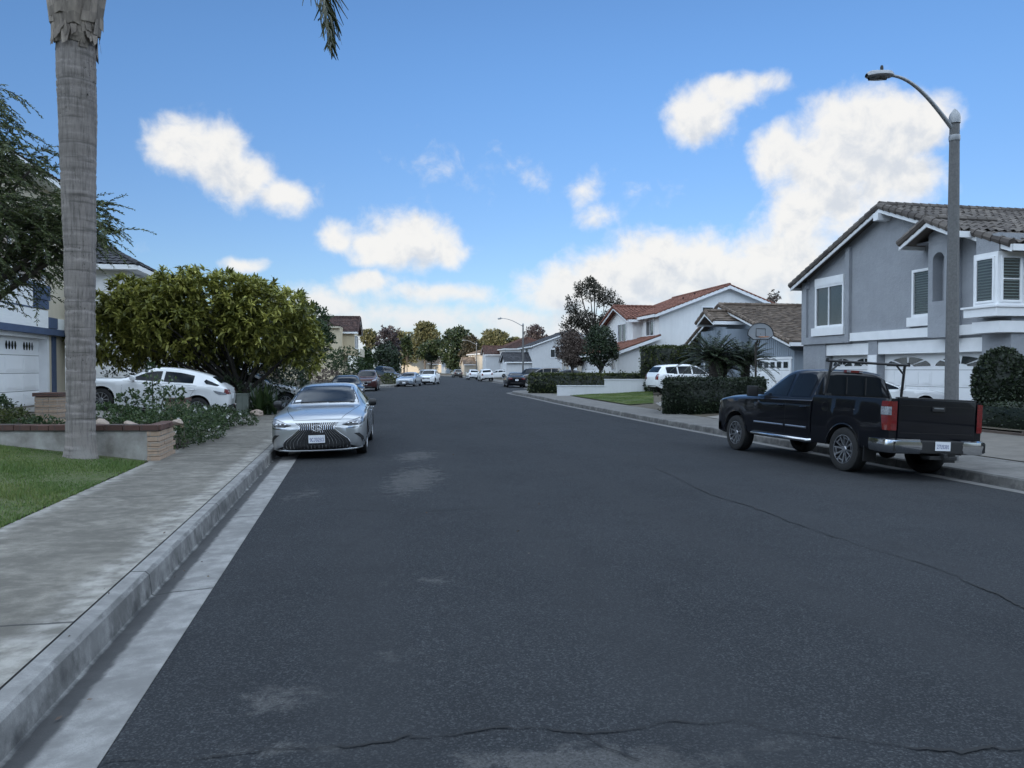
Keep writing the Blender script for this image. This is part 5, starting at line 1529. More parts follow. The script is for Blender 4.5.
LEAF = {
 'broad': leafmat('leaf_broad', (.052,.062,.016), (.22,.232,.05), (.53,.50,.13), .32, .42),
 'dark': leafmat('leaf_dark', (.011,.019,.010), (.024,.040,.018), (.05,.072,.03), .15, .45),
 'green': leafmat('leaf_green', (.016,.034,.012), (.035,.062,.02), (.07,.10,.035), .25, .45),
 'feather': leafmat('leaf_feather', (.030,.046,.017), (.078,.104,.036), (.17,.19,.07), .2, .5),
 'euc': leafmat('leaf_gum', (.022,.023,.016), (.05,.047,.031), (.10,.085,.055), .25, .5),
 'bare': leafmat('twig_brown', (.06,.042,.034), (.10,.075,.062), (.15,.12,.10), .0, .8),
 'gold': leafmat('leaf_gold', (.055,.060,.030), (.105,.108,.05), (.19,.18,.09), .3, .5),
 'hedge': leafmat('leaf_hedge', (.022,.032,.010), (.062,.078,.022), (.13,.14,.042), .2, .45),
 'topiary': leafmat('leaf_topiary', (.008,.014,.007), (.018,.030,.013), (.04,.056,.024), .1, .5),
 'cycad': leafmat('leaf_cycad', (.013,.023,.011), (.03,.05,.02), (.06,.088,.036), .15, .35),
 'palm': leafmat('leaf_palm', (.022,.032,.012), (.05,.06,.024), (.11,.10,.05), .2, .4),
 'grass': leafmat('grass_blades', (.05,.098,.022), (.095,.155,.038), (.19,.21,.07), .25, .6),
 'rose': leafmat('leaf_rose', (.018,.038,.013), (.045,.078,.026), (.10,.14,.05), .2, .4),
 'purple': leafmat('leaf_purple', (.03,.025,.028), (.06,.05,.055), (.10,.085,.085), .2, .5),
 'flower': leafmat('flower_white', (.6,.6,.58), (.7,.7,.68), (.75,.74,.7), .2, .5),
}
M['bark'] = pmat('bark', (.06,.05,.042), (.11,.095,.08), 5, .9, bump=.8, bscale=18, aniso=(1,1,.3))
M['bark_dark'] = pmat('bark_dark', (.025,.021,.018), (.05,.043,.036), 5, .9, bump=.8, bscale=18, aniso=(1,1,.3))
M['bark_pale'] = pmat('bark_pale', (.22,.19,.16), (.13,.11,.09), 3, .85, bump=.5, bscale=12, aniso=(1,1,.3))

def limbs(mb, base, tips, r0, r1=.02, fork=.45, n=7, wob=.12):
    """a trunk that forks into limbs running to the tips"""
    b = Vector(base)
    cen = Vector((sum(t[0] for t in tips)/len(tips), sum(t[1] for t in tips)/len(tips), sum(t[2] for t in tips)/len(tips)))
    f = b.lerp(cen, fork); f.x = lerp(b.x, f.x, .5); f.y = lerp(b.y, f.y, .5)
    path = [b.lerp(f, t) + Vector((random.gauss(0, wob*r0*2)*t, random.gauss(0, wob*r0*2)*t, 0)) for t in np.linspace(0, 1, 6)]
    mb.tube(path, [r0*1.35, r0*1.08, r0, r0*.95, r0*.9, r0*.8], n+2)
    for t in tips:
        e = Vector(t); mid = f.lerp(e, .5) + Vector((random.gauss(0, .12), random.gauss(0, .12), random.uniform(0, .25)))*((e-f).length*.35)
        pts = []
        for q in np.linspace(0, 1, 8):
            p = f.lerp(mid, q).lerp(mid.lerp(e, q), q); pts.append(p)
        mb.tube(pts, [lerp(r0*.62, r1, q) for q in np.linspace(0, 1, 8)], n)

def tree(name, label, loc, blobs, leaf, nclump, nper, lsize, lw, trunk_r, bark='bark', clump_r=.35, group=None, droop=.2, fork=.4, up=.5, kind='simple', shell=.55, cat='tree', tips=9, trunks=1):
    """blobs in local coordinates; crown of many small leaves gathered in clumps"""
    root = thing(name, label, cat, loc, 0, group)
    C, d = in_blobs(blobs, nclump, shell)
    rc = RNG.random(nclump)
    k = nclump*nper
    CC = np.repeat(C, nper, 0) + unit_rand(k)*(RNG.random((k, 1))**.6)*clump_r*np.array([1, 1, .75])
    dd = np.repeat(d, nper, 0)*.5 + unit_rand(k) + np.array([0, 0, up-droop])
    ls = lsize*(.6+.8*RNG.random(k))
    if kind == 'simple': V, F = simple_quads(CC, dd, ls, ls*lw); rep = 1
    else: V, F = leaf_quads(CC, dd, ls, ls*lw); rep = 2
    rn = np.clip(.55*np.repeat(rc, nper) + .6*RNG.random(k) - .08, 0, 1)
    cr = np_mesh('crown', V, F, LEAF[leaf], root, np.repeat(rn, rep))
    mb = MB(); order = RNG.permutation(nclump)[:tips]
    for q in range(trunks):
        bx = (random.gauss(0, .35) if trunks > 1 else 0, random.gauss(0, .35) if trunks > 1 else 0, -.15)
        limbs(mb, bx, [tuple(C[i]) for i in order[q::trunks]], trunk_r, .02, fork)
    mb.build('trunk', M[bark], root, smooth=60)
    return root

def hedge_box(name, label, corners, z0, z1, leaf, n, ls, cat='hedge', group=None, round_=.12, core='topiary', lw=.6, bulge=.05):
    """clipped hedge: dark core with leaves all over its skin; corners = footprint polygon (world)"""
    cx = sum(c[0] for c in corners)/len(corners); cy = sum(c[1] for c in corners)/len(corners)
    root = thing(name, label, cat, (cx, cy, z0), 0, group)
    P = [(c[0]-cx, c[1]-cy) for c in corners]; h = z1-z0; k = len(P)
    areas = []; segs = []
    for i in range(k):
        a, b = np.array(P[i]), np.array(P[(i+1) % k]); areas.append(np.linalg.norm(b-a)*h); segs.append((a, b))
    poly = np.array(P); lo, hi = poly.min(0), poly.max(0); ta = (hi-lo).prod()*.9
    areas = np.array(areas+[ta]); pr = areas/areas.sum(); idx = RNG.choice(k+1, n, p=pr)
    C = np.zeros((n, 3)); N = np.zeros((n, 3))
    def inside(p):
        r = np.ones(len(p), bool)
        for a, b in segs:
            e = b-a; r &= ((p[:, 0]-a[0])*e[1]-(p[:, 1]-a[1])*e[0])*sgn >= -1e-6
        return r
    a, b = segs[0]; m_ = poly.mean(0); sgn = 1 if ((m_[0]-a[0])*(b-a)[1]-(m_[1]-a[1])*(b-a)[0]) >= 0 else -1
    for i in range(k):
        s = idx == i; q = s.sum(); a, b = segs[i]; e = (b-a)/np.linalg.norm(b-a)
        t = RNG.random((q, 1)); C[s, :2] = a*(1-t)+b*t; C[s, 2] = RNG.random(q)*h
        N[s, :2] = np.array([e[1], -e[0]])*sgn*-1
    s = idx == k; q = s.sum()
    pts = lo + RNG.random((q*4+8, 2))*(hi-lo); pts = pts[inside(pts)]
    pts = pts[RNG.integers(0, len(pts), q)]; C[s, :2] = pts; C[s, 2] = h; N[s, 2] = 1
    lump = np.sin(C[:, 0]*2.1+1)*np.sin(C[:, 1]*1.7+2)*np.sin(C[:, 2]*2.6)*bulge
    C += N*(lump[:, None] + RNG.normal(0, .03, (n, 1)) + np.where(RNG.random((n, 1)) < .05, RNG.exponential(.07, (n, 1)), 0))
    D = N*.8 + unit_rand(n)*.9
    L = ls*(.6+.8*RNG.random(n)); V, F = simple_quads(C, D, L, L*lw)
    rn = np.clip(RNG.random(n)*.75 + .25*np.sin(C[:, 0]*3)*np.sin(C[:, 1]*3+C[:, 2]*4), 0, 1)
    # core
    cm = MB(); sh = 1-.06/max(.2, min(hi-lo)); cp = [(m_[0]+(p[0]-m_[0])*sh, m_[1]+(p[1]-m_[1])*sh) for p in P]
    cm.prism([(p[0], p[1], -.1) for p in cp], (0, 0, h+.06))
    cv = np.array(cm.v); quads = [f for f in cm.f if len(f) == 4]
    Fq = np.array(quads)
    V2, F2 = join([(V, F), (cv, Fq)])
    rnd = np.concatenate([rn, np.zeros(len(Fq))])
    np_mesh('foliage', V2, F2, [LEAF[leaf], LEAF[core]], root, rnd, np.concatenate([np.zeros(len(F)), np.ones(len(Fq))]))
    return root

def bush(name, label, loc, blobs, leaf, n, ls, lw=.55, cat='bush', group=None, shell=.5, kind='simple', stems=5, flowers=0, clump=6, clump_r=.10):
    root = thing(name, label, cat, loc, 0, group)
    C, d = in_blobs(blobs, n//clump, shell); k = len(C)*clump
    CC = np.repeat(C, clump, 0) + unit_rand(k)*clump_r*RNG.random((k, 1)); CC[:, 2] = np.maximum(CC[:, 2], .02)
    D = np.repeat(d, clump, 0)*.7 + unit_rand(k) + np.array([0, 0, .3]); L = ls*(.55+.9*RNG.random(k))
    if kind == 'simple': V, F = simple_quads(CC, D, L, L*lw); rep = 1
    else: V, F = leaf_quads(CC, D, L, L*lw); rep = 2
    rn = np.clip(.5*np.repeat(RNG.random(len(C)), clump)+.6*RNG.random(k)-.05, 0, 1)
    rr = np.repeat(rn, rep); mi = np.zeros(len(F))
    if flowers:
        i = RNG.permutation(len(C))[:flowers]; c = np.repeat(C[i]+d[i]*.05, 6, 0)
        V2, F2 = simple_quads(c, unit_rand(len(c))+np.array([0, -.3, .3]), np.full(len(c), .055), np.full(len(c), .045))
        V, F = join([(V, F), (V2, F2)]); rr = np.concatenate([rr, RNG.random(len(F2))]); mi = np.concatenate([mi, np.ones(len(F2))])
    np_mesh('foliage', V, F, [LEAF[leaf], LEAF['flower']], root, rr, mi)
    if stems:
        mb = MB()
        for i in RNG.permutation(len(C))[:stems]:
            p = Vector(C[i]); b = Vector((p.x*.25, p.y*.25, -.05)); mb.tube([b, b.lerp(p, .5)+Vector((0, 0, .1)), p], [.02, .014, .005], 5)
        mb.build('stem', M['bark'], root)
    return root

def frond_geom(path, leaflet, lw, spacing, droop=.5, angle=55, taper=True, vfold=.25, rand=.10):
    """leaflets both sides of a rachis path; returns V,F"""
    P = [Vector(p) for p in path]; C = []; D = []; L = []
    tot = sum((b-a).length for a, b in zip(P[:-1], P[1:])); s = 0
    for a, b in zip(P[:-1], P[1:]):
        seg = (b-a).length; k = max(1, int(seg/spacing)); t = (b-a).normalized()
        side = t.cross(Vector((0, 0, 1)));
        side = side.normalized() if side.length > .05 else Vector((1, 0, 0))
        up = side.cross(t)
        for i in range(k):
            f = (s + seg*i/k)/tot
            if f < .06: continue
            l = leaflet*(math.sin(math.pi*min(1, .12+f*.86))**.6 if taper else 1)
            for sg in (-1, 1):
                d = (t*math.cos(R(angle)) + side*sg*math.sin(R(angle)) + up*vfold).normalized()
                d = (d + Vector((random.gauss(0, rand), random.gauss(0, rand), random.gauss(0, rand)-droop))).normalized()
                C.append(a.lerp(b, i/k)); D.append(d); L.append(l*random.uniform(.85, 1.1))
        s += seg
    C, D, L = np.array(C), np.array(D), np.array(L)
    return leaf_quads(C, D, L, np.full(len(L), lw), bend=.18)
# ------------------------------------------------------------------ the palm
def palm():
    X, Y = -7.22, 12.7; z0 = ground_z(X, Y)
    root = thing('palm_tree', 'tall palm with a grey ringed trunk rising from the front lawn', 'palm tree', (X, Y, z0))
    prof = [(0,.275),(.10,.245),(.32,.224),(1.2,.215),(2.4,.222),(3.6,.238),(4.8,.262),(5.8,.282),(6.5,.29),(6.95,.28),(7.3,.26),(9.2,.24)]
    rf = pchip(prof); n = 40; zs = np.arange(-.2, 9.2, .035); vs = []
    nb = np.cumsum(RNG.uniform(.11, .24, 90))
    for z in zs:
        k = np.searchsorted(nb, z); f = (z-(nb[k-1] if k else 0))/max(.05, (nb[k]-(nb[k-1] if k else 0)))
        groove = -.012*math.exp(-((f-.0)/.10)**2) + .006*f
        lean = .02*math.sin(z*.5)
        for j in range(n):
            a = 2*math.pi*j/n
            r = float(rf(z)) + groove*(1+.5*math.sin(a*3+k)) + .004*math.sin(a*7+z*3) + .003*random.random()
            vs.append((r*math.cos(a)+lean, r*math.sin(a), z + .02*math.sin(a*2+k*1.7)))
    V = np.array(vs); m = len(zs)
    F = np.array([(i*n+j, i*n+(j+1) % n, (i+1)*n+(j+1) % n, (i+1)*n+j) for i in range(m-1) for j in range(n)])
    np_mesh('trunk', V, F, M['palm_bark'], root, smooth=True)
    # cut frond bases ("boots") overlapping upward
    mb = MB()
    for i in range(84):
        t = i/84; a = i*2.399963; z = 6.78 + 2.6*t; r = .265 + .10*math.sin(min(1, t*6)*1.57)
        ca, sa = math.cos(a), math.sin(a); w = random.uniform(.17, .27); h = random.uniform(.5, .8); o = random.uniform(.04, .11)
        rows = []
        for q in range(5):
            u = q/4; ww = w*(1-.55*u**1.5); rr = r + .02 + o*u**1.1; zz = z + h*u
            rows.append([(ca*(rr-abs(s)*.07) - sa*ww*s, sa*(rr-abs(s)*.07) + ca*ww*s, zz - .05*abs(s)) for s in (-1, -.5, 0, .5, 1)])
        mb.grid(rows)
        rows2 = [[(p[0]-ca*.04, p[1]-sa*.04, p[2]) for p in r_] for r_ in rows]; mb.grid(rows2)
    for i in range(26):      # a torn skirt at the lowest boots
        a = random.uniform(0, 6.28); z = 6.85 + random.uniform(-.08, .2); r = .325; w = random.uniform(.05, .12)
        ca, sa = math.cos(a), math.sin(a)
        mb.face([(ca*r-sa*w, sa*r+ca*w, z+.25), (ca*r+sa*w, sa*r-ca*w, z+.25), (ca*(r+.05)+sa*w*.4, sa*(r+.05)-ca*w*.4, z-random.uniform(.0, .12)), (ca*(r+.03)-sa*w*.5, sa*(r+.03)+ca*w*.5, z-.02)])
    mb.build('frond_boots', M['palm_boot'], root, smooth=50)
    # crown of fronds; one hangs far out over the walk
    parts = []; mb = MB()
    def frond(az_, reach, rise, drop, leaf=.55):
        ca, sa = math.cos(az_), math.sin(az_); pts = []
        for t in np.linspace(0, 1, 16):
            r = reach*(1-(1-t)**1.5) if drop > 2 else reach*t
            z = 9.3 + rise*math.sin(t*math.pi*.55) - drop*t**2.6
            pts.append((ca*(.15+r), sa*(.15+r), z))
        mb.tube(pts, [lerp(.035, .005, t) for t in np.linspace(0, 1, 16)], 5)
        parts.append(frond_geom(pts, leaf, .035, .03, droop=.75 if leaf < .9 else .35, angle=50, rand=.16))
    for k in range(17):
        a = k*2.399963+.4
        if abs(((a + math.pi) % (2*math.pi)) - math.pi + .05) < .28: continue
        frond(a, random.uniform(1.8, 2.7), random.uniform(1.6, 2.8), random.uniform(.6, 1.1))
    frond(-.14, 4.22, 1.1, 3.85, 1.05)
    V, F = join(parts)
    rn = np.repeat(RNG.random(len(F)//2), 2)
    cr = np_mesh('crown', V, F, LEAF['palm'], root, rn)
    mb.build('frond_stems', M['palm_boot'], cr, smooth=60)
def palm_mats():
    m, t, b = mat_base('palm_bark')
    tc = t.new('ShaderNodeTexCoord').outputs['Object']
    n = t.noise(tc, 3, 6, .65); st = t.noise(t.vmath('MULTIPLY', tc, (9, 9, .7)), 3, 5, .65)
    ring = t.noise(t.vmath('MULTIPLY', tc, (.7, .7, 9)), 1.1, 4, .6)
    c = t.mix(t.ramp(n, [(.3, 0), (.7, 1)]), (.27,.24,.22), (.185,.163,.15))
    c = t.mix(t.ramp(st, [(.34, .7), (.55, 0)]), c, (.085,.078,.072))
    c = t.mix(t.ramp(ring, [(.34, .65), (.44, 0)]), c, (.075,.068,.062))
    s = t.new('ShaderNodeSeparateXYZ', ins={0: tc})
    pits = t.ramp(t.noise(tc, 26, 2, .5), [(.64, 0), (.69, 1)])
    where = t.ramp(t.noise(t.vmath('MULTIPLY', tc, (.6, .6, 1)), 1.4, 3), [(.5, 0), (.62, 1)])
    c = t.mix(t.math('MULTIPLY', pits, where), c, (.02,.017,.015))
    base = t.smooth(s.outputs[2], .55, .25)
    c = t.mix(t.math('MULTIPLY', base, t.ramp(n, [(.45, 0), (.6, .5)])), c, (.30,.285,.265))
    t.l.new(c, b.inputs['Base Color']); b.inputs['Roughness'].default_value = .92
    bn = t.new('ShaderNodeBump', ins={'Strength': .7, 'Distance': .02, 'Height': t.math('ADD', st, ring)}); t.l.new(bn.outputs[0], b.inputs['Normal'])
    M['palm_bark'] = m
    M['palm_boot'] = pmat('palm_boot', (.29,.245,.20), (.12,.10,.085), 5, .9, bump=.8, bscale=22, rnd=.7, aniso=(2,2,.5))
palm_mats(); palm()

# ------------------------------------------------------------------ feathery tree at the left
def feather_tree():
    X, Y = -12.4, 15.4; z0 = ground_z(X, Y)
    root = thing('feathery_tree', 'feathery drooping evergreen reaching in from the left behind the palm trunk', 'tree', (X, Y, z0))
    blobs = [(1.6,0,4.6,1.3,1.6,1.2,1.0),(2.2,.2,3.6,1.2,1.4,.9,1.0),(2.9,.1,4.1,1.2,1.2,.7,.8),(1.5,-.2,6.2,1.0,1.2,.9,.45),(2.3,0,5.4,.9,1.0,.5,.35),(3.6,.1,4.1,.8,.8,.35,.25),(1.0,0,3.2,1.4,1.4,.9,.5),(-1,0,5.5,2.2,2.2,2.0,.5)]
    C, D, L = [], [], []; mb = MB(); tips = []
    for bx, by, bz, rx, ry, rz, dn in blobs:
        for _ in range(int(205*dn)):
            d = unit_rand(1)[0]; r = RNG.random()**.45
            p = Vector((bx+d[0]*rx*r, by+d[1]*ry*r, bz+d[2]*rz*r))
            v = Vector((random.uniform(.2, 1.0), random.gauss(0, .5), random.uniform(-.5, .55))).normalized()
            ln = random.uniform(.45, .95); seg = 9; q = p.copy(); pts = [q.copy()]
            for s in range(seg):
                v = (v + Vector((0, 0, -.09))).normalized(); q = q + v*ln/seg; pts.append(q.copy())
                sd = v.cross(Vector((0, 0, 1))).normalized()
                for k in range(3):
                    for sg in (-1, 1):
                        C.append(q - v*ln/seg*k/3); L.append(random.uniform(.07, .12)*(1.1-.06*s))
                        D.append(v*.8 + sd*sg*.75 + Vector((random.gauss(0, .35), random.gauss(0, .35), random.gauss(0, .35)-.15)))
            mb.tube(pts[::3], [.008, .006, .004, .002][:len(pts[::3])], 3, cap=False)
        tips.append((bx, by, bz)); tips.append((bx+rx*.6, by, bz-.1))
    limbs(mb, (0, 0, -.2), tips, .16, .015, .35)
    mb.build('trunk', M['bark'], root)
    C, D, L = np.array(C), np.array([tuple(d) for d in D]), np.array(L)
    V, F = simple_quads(C, D, L*1.05, L*.32)
    np_mesh('crown', V, F, LEAF['feather'], root, np.clip(np.repeat(RNG.random(len(C)//6+1), 6)[:len(C)]*.6+RNG.random(len(C))*.4, 0, 1))
feather_tree()

# ------------------------------------------------------------------ left front: lawn, planter, brick piers, rocks
b_ = GUT+KERB+WALK
def lawn_edge(Y): p = off(-1, Y, b_-.01); return p[0], p[1]
def lawn_sheet(name, side, y0, y1, d1, mat, dz=.012, far=None):
    mb = MB(); rows = []
    for Y in np.linspace(y0, y1, 24):
        row = []
        for t in np.linspace(0, 1, 12):
            d = b_+.03+(d1)*t; n = nrm(side, float(Y)); x = lip(side, float(Y))
            p = (x+n[0]*d, Y+n[1]*d); row.append((p[0], p[1], ground_z(*p)+dz))
        rows.append(row)
    mb.grid(rows); return tag(mb.build(name, mat, recalc=True), kind='structure')
lawn_sheet('left_lawn', -1, -4, 14.6, 9, M['turf'])
def in_poly(p, poly):
    x, y = p[:, 0], p[:, 1]; r = np.zeros(len(p), bool); n = len(poly)
    for i in range(n):
        (x0, y0), (x1, y1) = poly[i], poly[(i+1) % n]
        c = ((y0 > y) != (y1 > y)) & (x < (x1-x0)*(y-y0)/(y1-y0+1e-12)+x0); r ^= c
    return r
def grass(name, label, poly, n, h, keep=None, dz=.0):
    lo = np.min(poly, 0); hi = np.max(poly, 0)
    P = lo + RNG.random((int(n*2.5), 2))*(hi-lo); P = P[in_poly(P, poly)][:n]
    bald = np.sin(P[:, 0]*3.1+.5)*np.sin(P[:, 1]*2.3+1)+.6*np.sin(P[:, 0]*7.3)*np.sin(P[:, 1]*5.9); P = P[RNG.random(len(P)) > np.clip(bald*.55, 0, .7)]
    if keep is not None: P = P[[keep(*p) for p in P]]
    Z = np.array([ground_z(x, y)+.008+dz for x, y in P]); k = len(P)
    hh = h*(.5+.8*RNG.random(k))*(.75+.5*np.sin(P[:, 0]*2.3)*np.sin(P[:, 1]*1.9))
    a = RNG.random(k)*6.283; w = .006 + .004*RNG.random(k)
    C = np.c_[P, Z]; S = np.c_[np.cos(a), np.sin(a), np.zeros(k)]
    T = C + np.c_[RNG.normal(0, .35, (k, 2))*hh[:, None], hh]
    V = np.stack([C-S*w[:, None], C+S*w[:, None], T], 1).reshape(-1, 3); F = np.arange(k*3).reshape(-1, 3)
    o = np_mesh(name, V, F, LEAF['grass'], None, np.clip(.5*RNG.random(k)+.35+.25*np.sin(P[:, 0]*1.3+P[:, 1]*2.1)*np.sin(P[:, 1]*1.1), 0, 1))
    return tag(o, label, 'grass', kind='stuff')
e0 = [lawn_edge(y) for y in np.linspace(1.5, 13.3, 14)]
grass('lawn_grass', 'short mown grass on the lawn round the palm', e0 + [(-12.6, 13.2), (-9.6, 1.5)], 150000, .05)

# planter wall
def brickmat(name, a, b2, mortar, sc_=(1, 1, 1)):
    m, t, b = mat_base(name); tc = t.new('ShaderNodeTexCoord').outputs['Object']
    s = t.new('ShaderNodeSeparateXYZ', ins={0: tc})
    uvx = t.math('ADD', s.outputs[0], s.outputs[1])
    v = t.new('ShaderNodeCombineXYZ', ins={0: uvx, 1: s.outputs[2], 2: 0.0}).outputs[0]
    br = t.new('ShaderNodeTexBrick', ins={'Vector': v, 'Color1': col4(a), 'Color2': col4(b2), 'Mortar': col4(mortar), 'Scale': 1.0, 'Mortar Size': .009, 'Brick Width': .30, 'Row Height': .105, 'Bias': .0})
    c = t.mix(t.ramp(t.noise(tc, 14, 5, .6), [(.35, .5), (.6, 0)]), br.outputs['Color'], tuple(x*.6 for x in a))
    t.l.new(c, b.inputs['Base Color']); b.inputs['Roughness'].default_value = .92
    bn = t.new('ShaderNodeBump', ins={'Strength': .8, 'Distance': .012, 'Height': t.math('SUBTRACT', 1.0, br.outputs['Fac'])}); t.l.new(bn.outputs[0], b.inputs['Normal'])
    return m
M['brick'] = brickmat('tan_brick', (.40,.29,.21), (.34,.245,.175), (.30,.27,.23))
M['brick_cap'] = brickmat('red_brick_cap', (.12,.062,.048), (.085,.047,.038), (.07,.055,.048))
M['cap_stone'] = pmat('pale_stone', (.42,.33,.27), (.30,.24,.20), 6, .9, bump=.5)
M['st_old'] = pmat('old_stucco', (.40,.385,.355), (.19,.175,.155), 3.2, .92, bump=.6, bscale=40)
PW = thing('planter_wall', 'low stucco planter wall with a dark red brick cap and tan brick corner beside the walk', 'wall', (-6.12, 13.12, .16))
mb = MB()
for i in range(12):
    x0, x1 = -4.4*i/12, -4.4*(i+1)/12
    mb.box(x1, x0-.18 if i == 0 else x0, 0, .22, -.2, .52)
mb.build('wall', M['st_old'], PW)
mb = MB(); x = 0.0
while x > -4.3:
    w = random.uniform(.28, .33); mb.box(x-w+.012, x, -.03, .26, .52+random.uniform(0, .004), .615+random.uniform(0, .012)); x -= w
mb.build('brick_cap', M['brick_cap'], PW, bevel=.006)
mb = MB(); c_, s_ = math.cos(.21), math.sin(.21)
for k in range(7):
    for j in range(3):
        z = -.10+k*.0885; y0 = j*.36 + (.0 if k % 2 else -.0); 
        o = random.uniform(-.004, .004); pts = [(-.18+o, y0+.006, z), (.02+o, y0+.006, z), (.02+o, y0+.352, z), (-.18+o, y0+.352, z)]
        if k % 2: pts = [(p[0], p[1]+.17 if 0 < j or p[1] > .1 else p[1], p[2]) for p in pts]
        pts = [(c_*p[0]-s_*p[1], s_*p[0]+c_*p[1], p[2]) for p in pts]
        mb.prism(pts, (0, 0, .080))
mb.build('brick_return', M['brick'], PW, bevel=.006)
mb = MB()
for j in range(5):
    pts = [(-.2, .24*j+.008, .53), (.04, .24*j+.008, .53), (.04, .24*j+.23, .53), (-.2, .24*j+.23, .53)]
    pts = [(c_*p[0]-s_*p[1], s_*p[0]+c_*p[1], p[2]+random.uniform(0, .006)) for p in pts]; mb.prism(pts, (0, 0, .085))
mb.build('return_cap', M['brick_cap'], PW, bevel=.006)
def pier(label, X, Y, top, w=.46):
    z0 = ground_z(X, Y); r = thing('brick_pier', label, 'pillar', (X, Y, z0), .1, 'brick piers in the front garden')
    mb = MB(); n = int((top-z0-.08)/.115)
    for k in range(n):
        for (a, b2, c, d) in (((0, .28, 0, w), (.29, w, 0, w)) if k % 2 else ((0, .17, 0, w), (.18, w, 0, w))):
            mb.box(a-w/2, b2-w/2, c-w/2, d-w/2, k*.115, k*.115+.103)
    mb.build('brick_shaft', M['brick'], r, bevel=.006)
    mb = MB(); mb.box(-w/2+.015, w/2-.015, -w/2+.015, w/2-.015, -.2, n*.115); mb.build('mortar', M['st_old'], r)
    mb = MB(); mb.box(-w/2-.03, w/2+.03, -w/2-.03, w/2+.03, n*.115, n*.115+.08); mb.build('cap', M['brick_cap'], r, bevel=.008)
pier('brick pier at the left of the palm trunk', *gp(52, 429, .34)[:2] and (-9.95, 16.4), 1.25)
pier('brick pier half hidden by the rose bush and white hatchback', -8.45, 19.2, 1.12)
def rock(label, X, Y, z, r, mat='cap_stone', squash=.58, group=None):
    bm = bmesh.new(); bmesh.ops.create_icosphere(bm, subdivisions=3, radius=r)
    ph = random.uniform(0, 9)
    for v in bm.verts:
        p = v.co/r; v.co *= 1+.34*math.sin(p.x*2.3+ph)*math.sin(p.y*2.6+ph*1.7)+.16*math.sin(p.z*4+p.x*3+ph); v.co.z *= squash
    me = bpy.data.meshes.new('rock'); bm.to_mesh(me); bm.free(); me.polygons.foreach_set('use_smooth', [True]*len(me.polygons)); me.materials.append(M[mat])
    o = link(bpy.data.objects.new('rock', me)); o.location = (X, Y, z); return tag(o, label, 'rock', group)
rock('pinkish rock on the planter right above the middle of the brick cap', -6.75, 13.45, .74, .13)
rock('pale rock on the planter close beside the palm trunk', -7.35, 13.6, .76, .14)
rock('round tan rock on the tan brick corner of the planter', -6.06, 13.75, .79, .085)
rock('small boulder at the foot of the strappy plant', *gp(257, 412, .3), ground_z(*gp(257, 412, .3))+.1, .2)

# shrubs in and around the planter
bush('rose_bush', 'tall loose rose bush in front of the white hatchback', (-7.55, 16.0, .45), [(0,0,.45,.8,.6,.42),(.3,.1,.75,.35,.35,.22),(-.55,.1,.62,.28,.3,.22),(-.02,0,1.05,.18,.2,.42),(.35,.1,.9,.22,.2,.2)], 'rose', 1250, .075, .6, cat='bush', flowers=26, stems=12)
bush('shrub', 'dark low shrub directly right of the palm trunk', (-8.05, 15.2, .45), [(0,0,.26,.75,.6,.34),(.6,-.1,.2,.6,.5,.26)], 'rose', 3600, .06, .5, cat='shrub', shell=.7)
bush('shrub', 'spilling grey-green shrub over the tan brick corner', (-6.55, 15.1, .18), [(-.25,0,.42,.42,.85,.5),(-.15,1.0,.38,.36,.8,.42),(-.35,-.7,.55,.36,.4,.3),(-.35,2.0,.3,.45,.8,.36)], 'rose', 7000, .05, .5, cat='shrub', shell=.75, flowers=12)
bush('shrub', 'small leafy shrub at the driveway corner with white blooms', (-7.75, 19.8, .2), [(0,0,.25,.5,.6,.33),(-.1,.8,.22,.45,.5,.3),(.25,1.6,.15,.35,.35,.22)], 'green', 3000, .065, .55, cat='shrub', shell=.7, flowers=20)
bush('shrub', 'yellow-green bushy shrub in the planter at the far left edge', (-10.75, 15.6, .5), [(0,0,.35,.45,.5,.42),(-.7,0,.3,.6,.5,.4)], 'green', 3800, .07, .4, cat='shrub', shell=.65)
bush('shrub', 'small grey-green shrub between the far left shrub and the brick pier', (-10.0, 15.2, .48), [(0,0,.2,.4,.4,.28)], 'hedge', 2200, .055, .5, cat='shrub', shell=.65)
bush('shrub', 'ground-hugging plant behind the planter cap left of the trunk', (-8.9, 14.2, .5), [(0,0,.15,.6,.4,.2)], 'green', 1200, .06, .5, cat='shrub')

# strappy plant, utility box
def strappy(label, X, Y, n, ln, w, leaf='green'):
    z0 = ground_z(X, Y); root = thing('strappy_plant', label, 'plant', (X, Y, z0)); Vs = []
    rows_v, rows_f, o = [], [], 0
    for i in range(n):
        a = random.uniform(0, 6.283); tilt = random.uniform(.1, .95); l = ln*random.uniform(.6, 1.1); wd_ = w*random.uniform(.7, 1.2)
        ca, sa = math.cos(a), math.sin(a); s = (-sa, ca); bx, by = random.gauss(0, .18), random.gauss(0, .18)
        for q in range(7):
            t = q/6; r = l*t*math.sin(tilt)*(1+.3*t); z = l*(t*math.cos(tilt) - .45*tilt*t*t)
            ww = wd_*math.sin(math.pi*min(.97, .15+t*.85))
            rows_v += [(bx+ca*r-s[0]*ww, by+sa*r-s[1]*ww, z), (bx+ca*r+s[0]*ww, by+sa*r+s[1]*ww, z+.0)]
            if q: rows_f.append((o+2*q-2, o+2*q-1, o+2*q+1, o+2*q))
        o += 14
    np_mesh('leaves', np.array(rows_v), np.array(rows_f), LEAF[leaf], root, np.repeat(RNG.random(n), 6))
strappy('clump of upright strappy leaves on the verge behind the silver sedan', -8.75, 26.6, 130, 1.25, .05, 'green')
ub = thing('utility_box', 'grey-green utility box at the foot of the broad leafy tree', 'utility box', (-9.25, 26.1, ground_z(-9.25, 26.1)), .2)
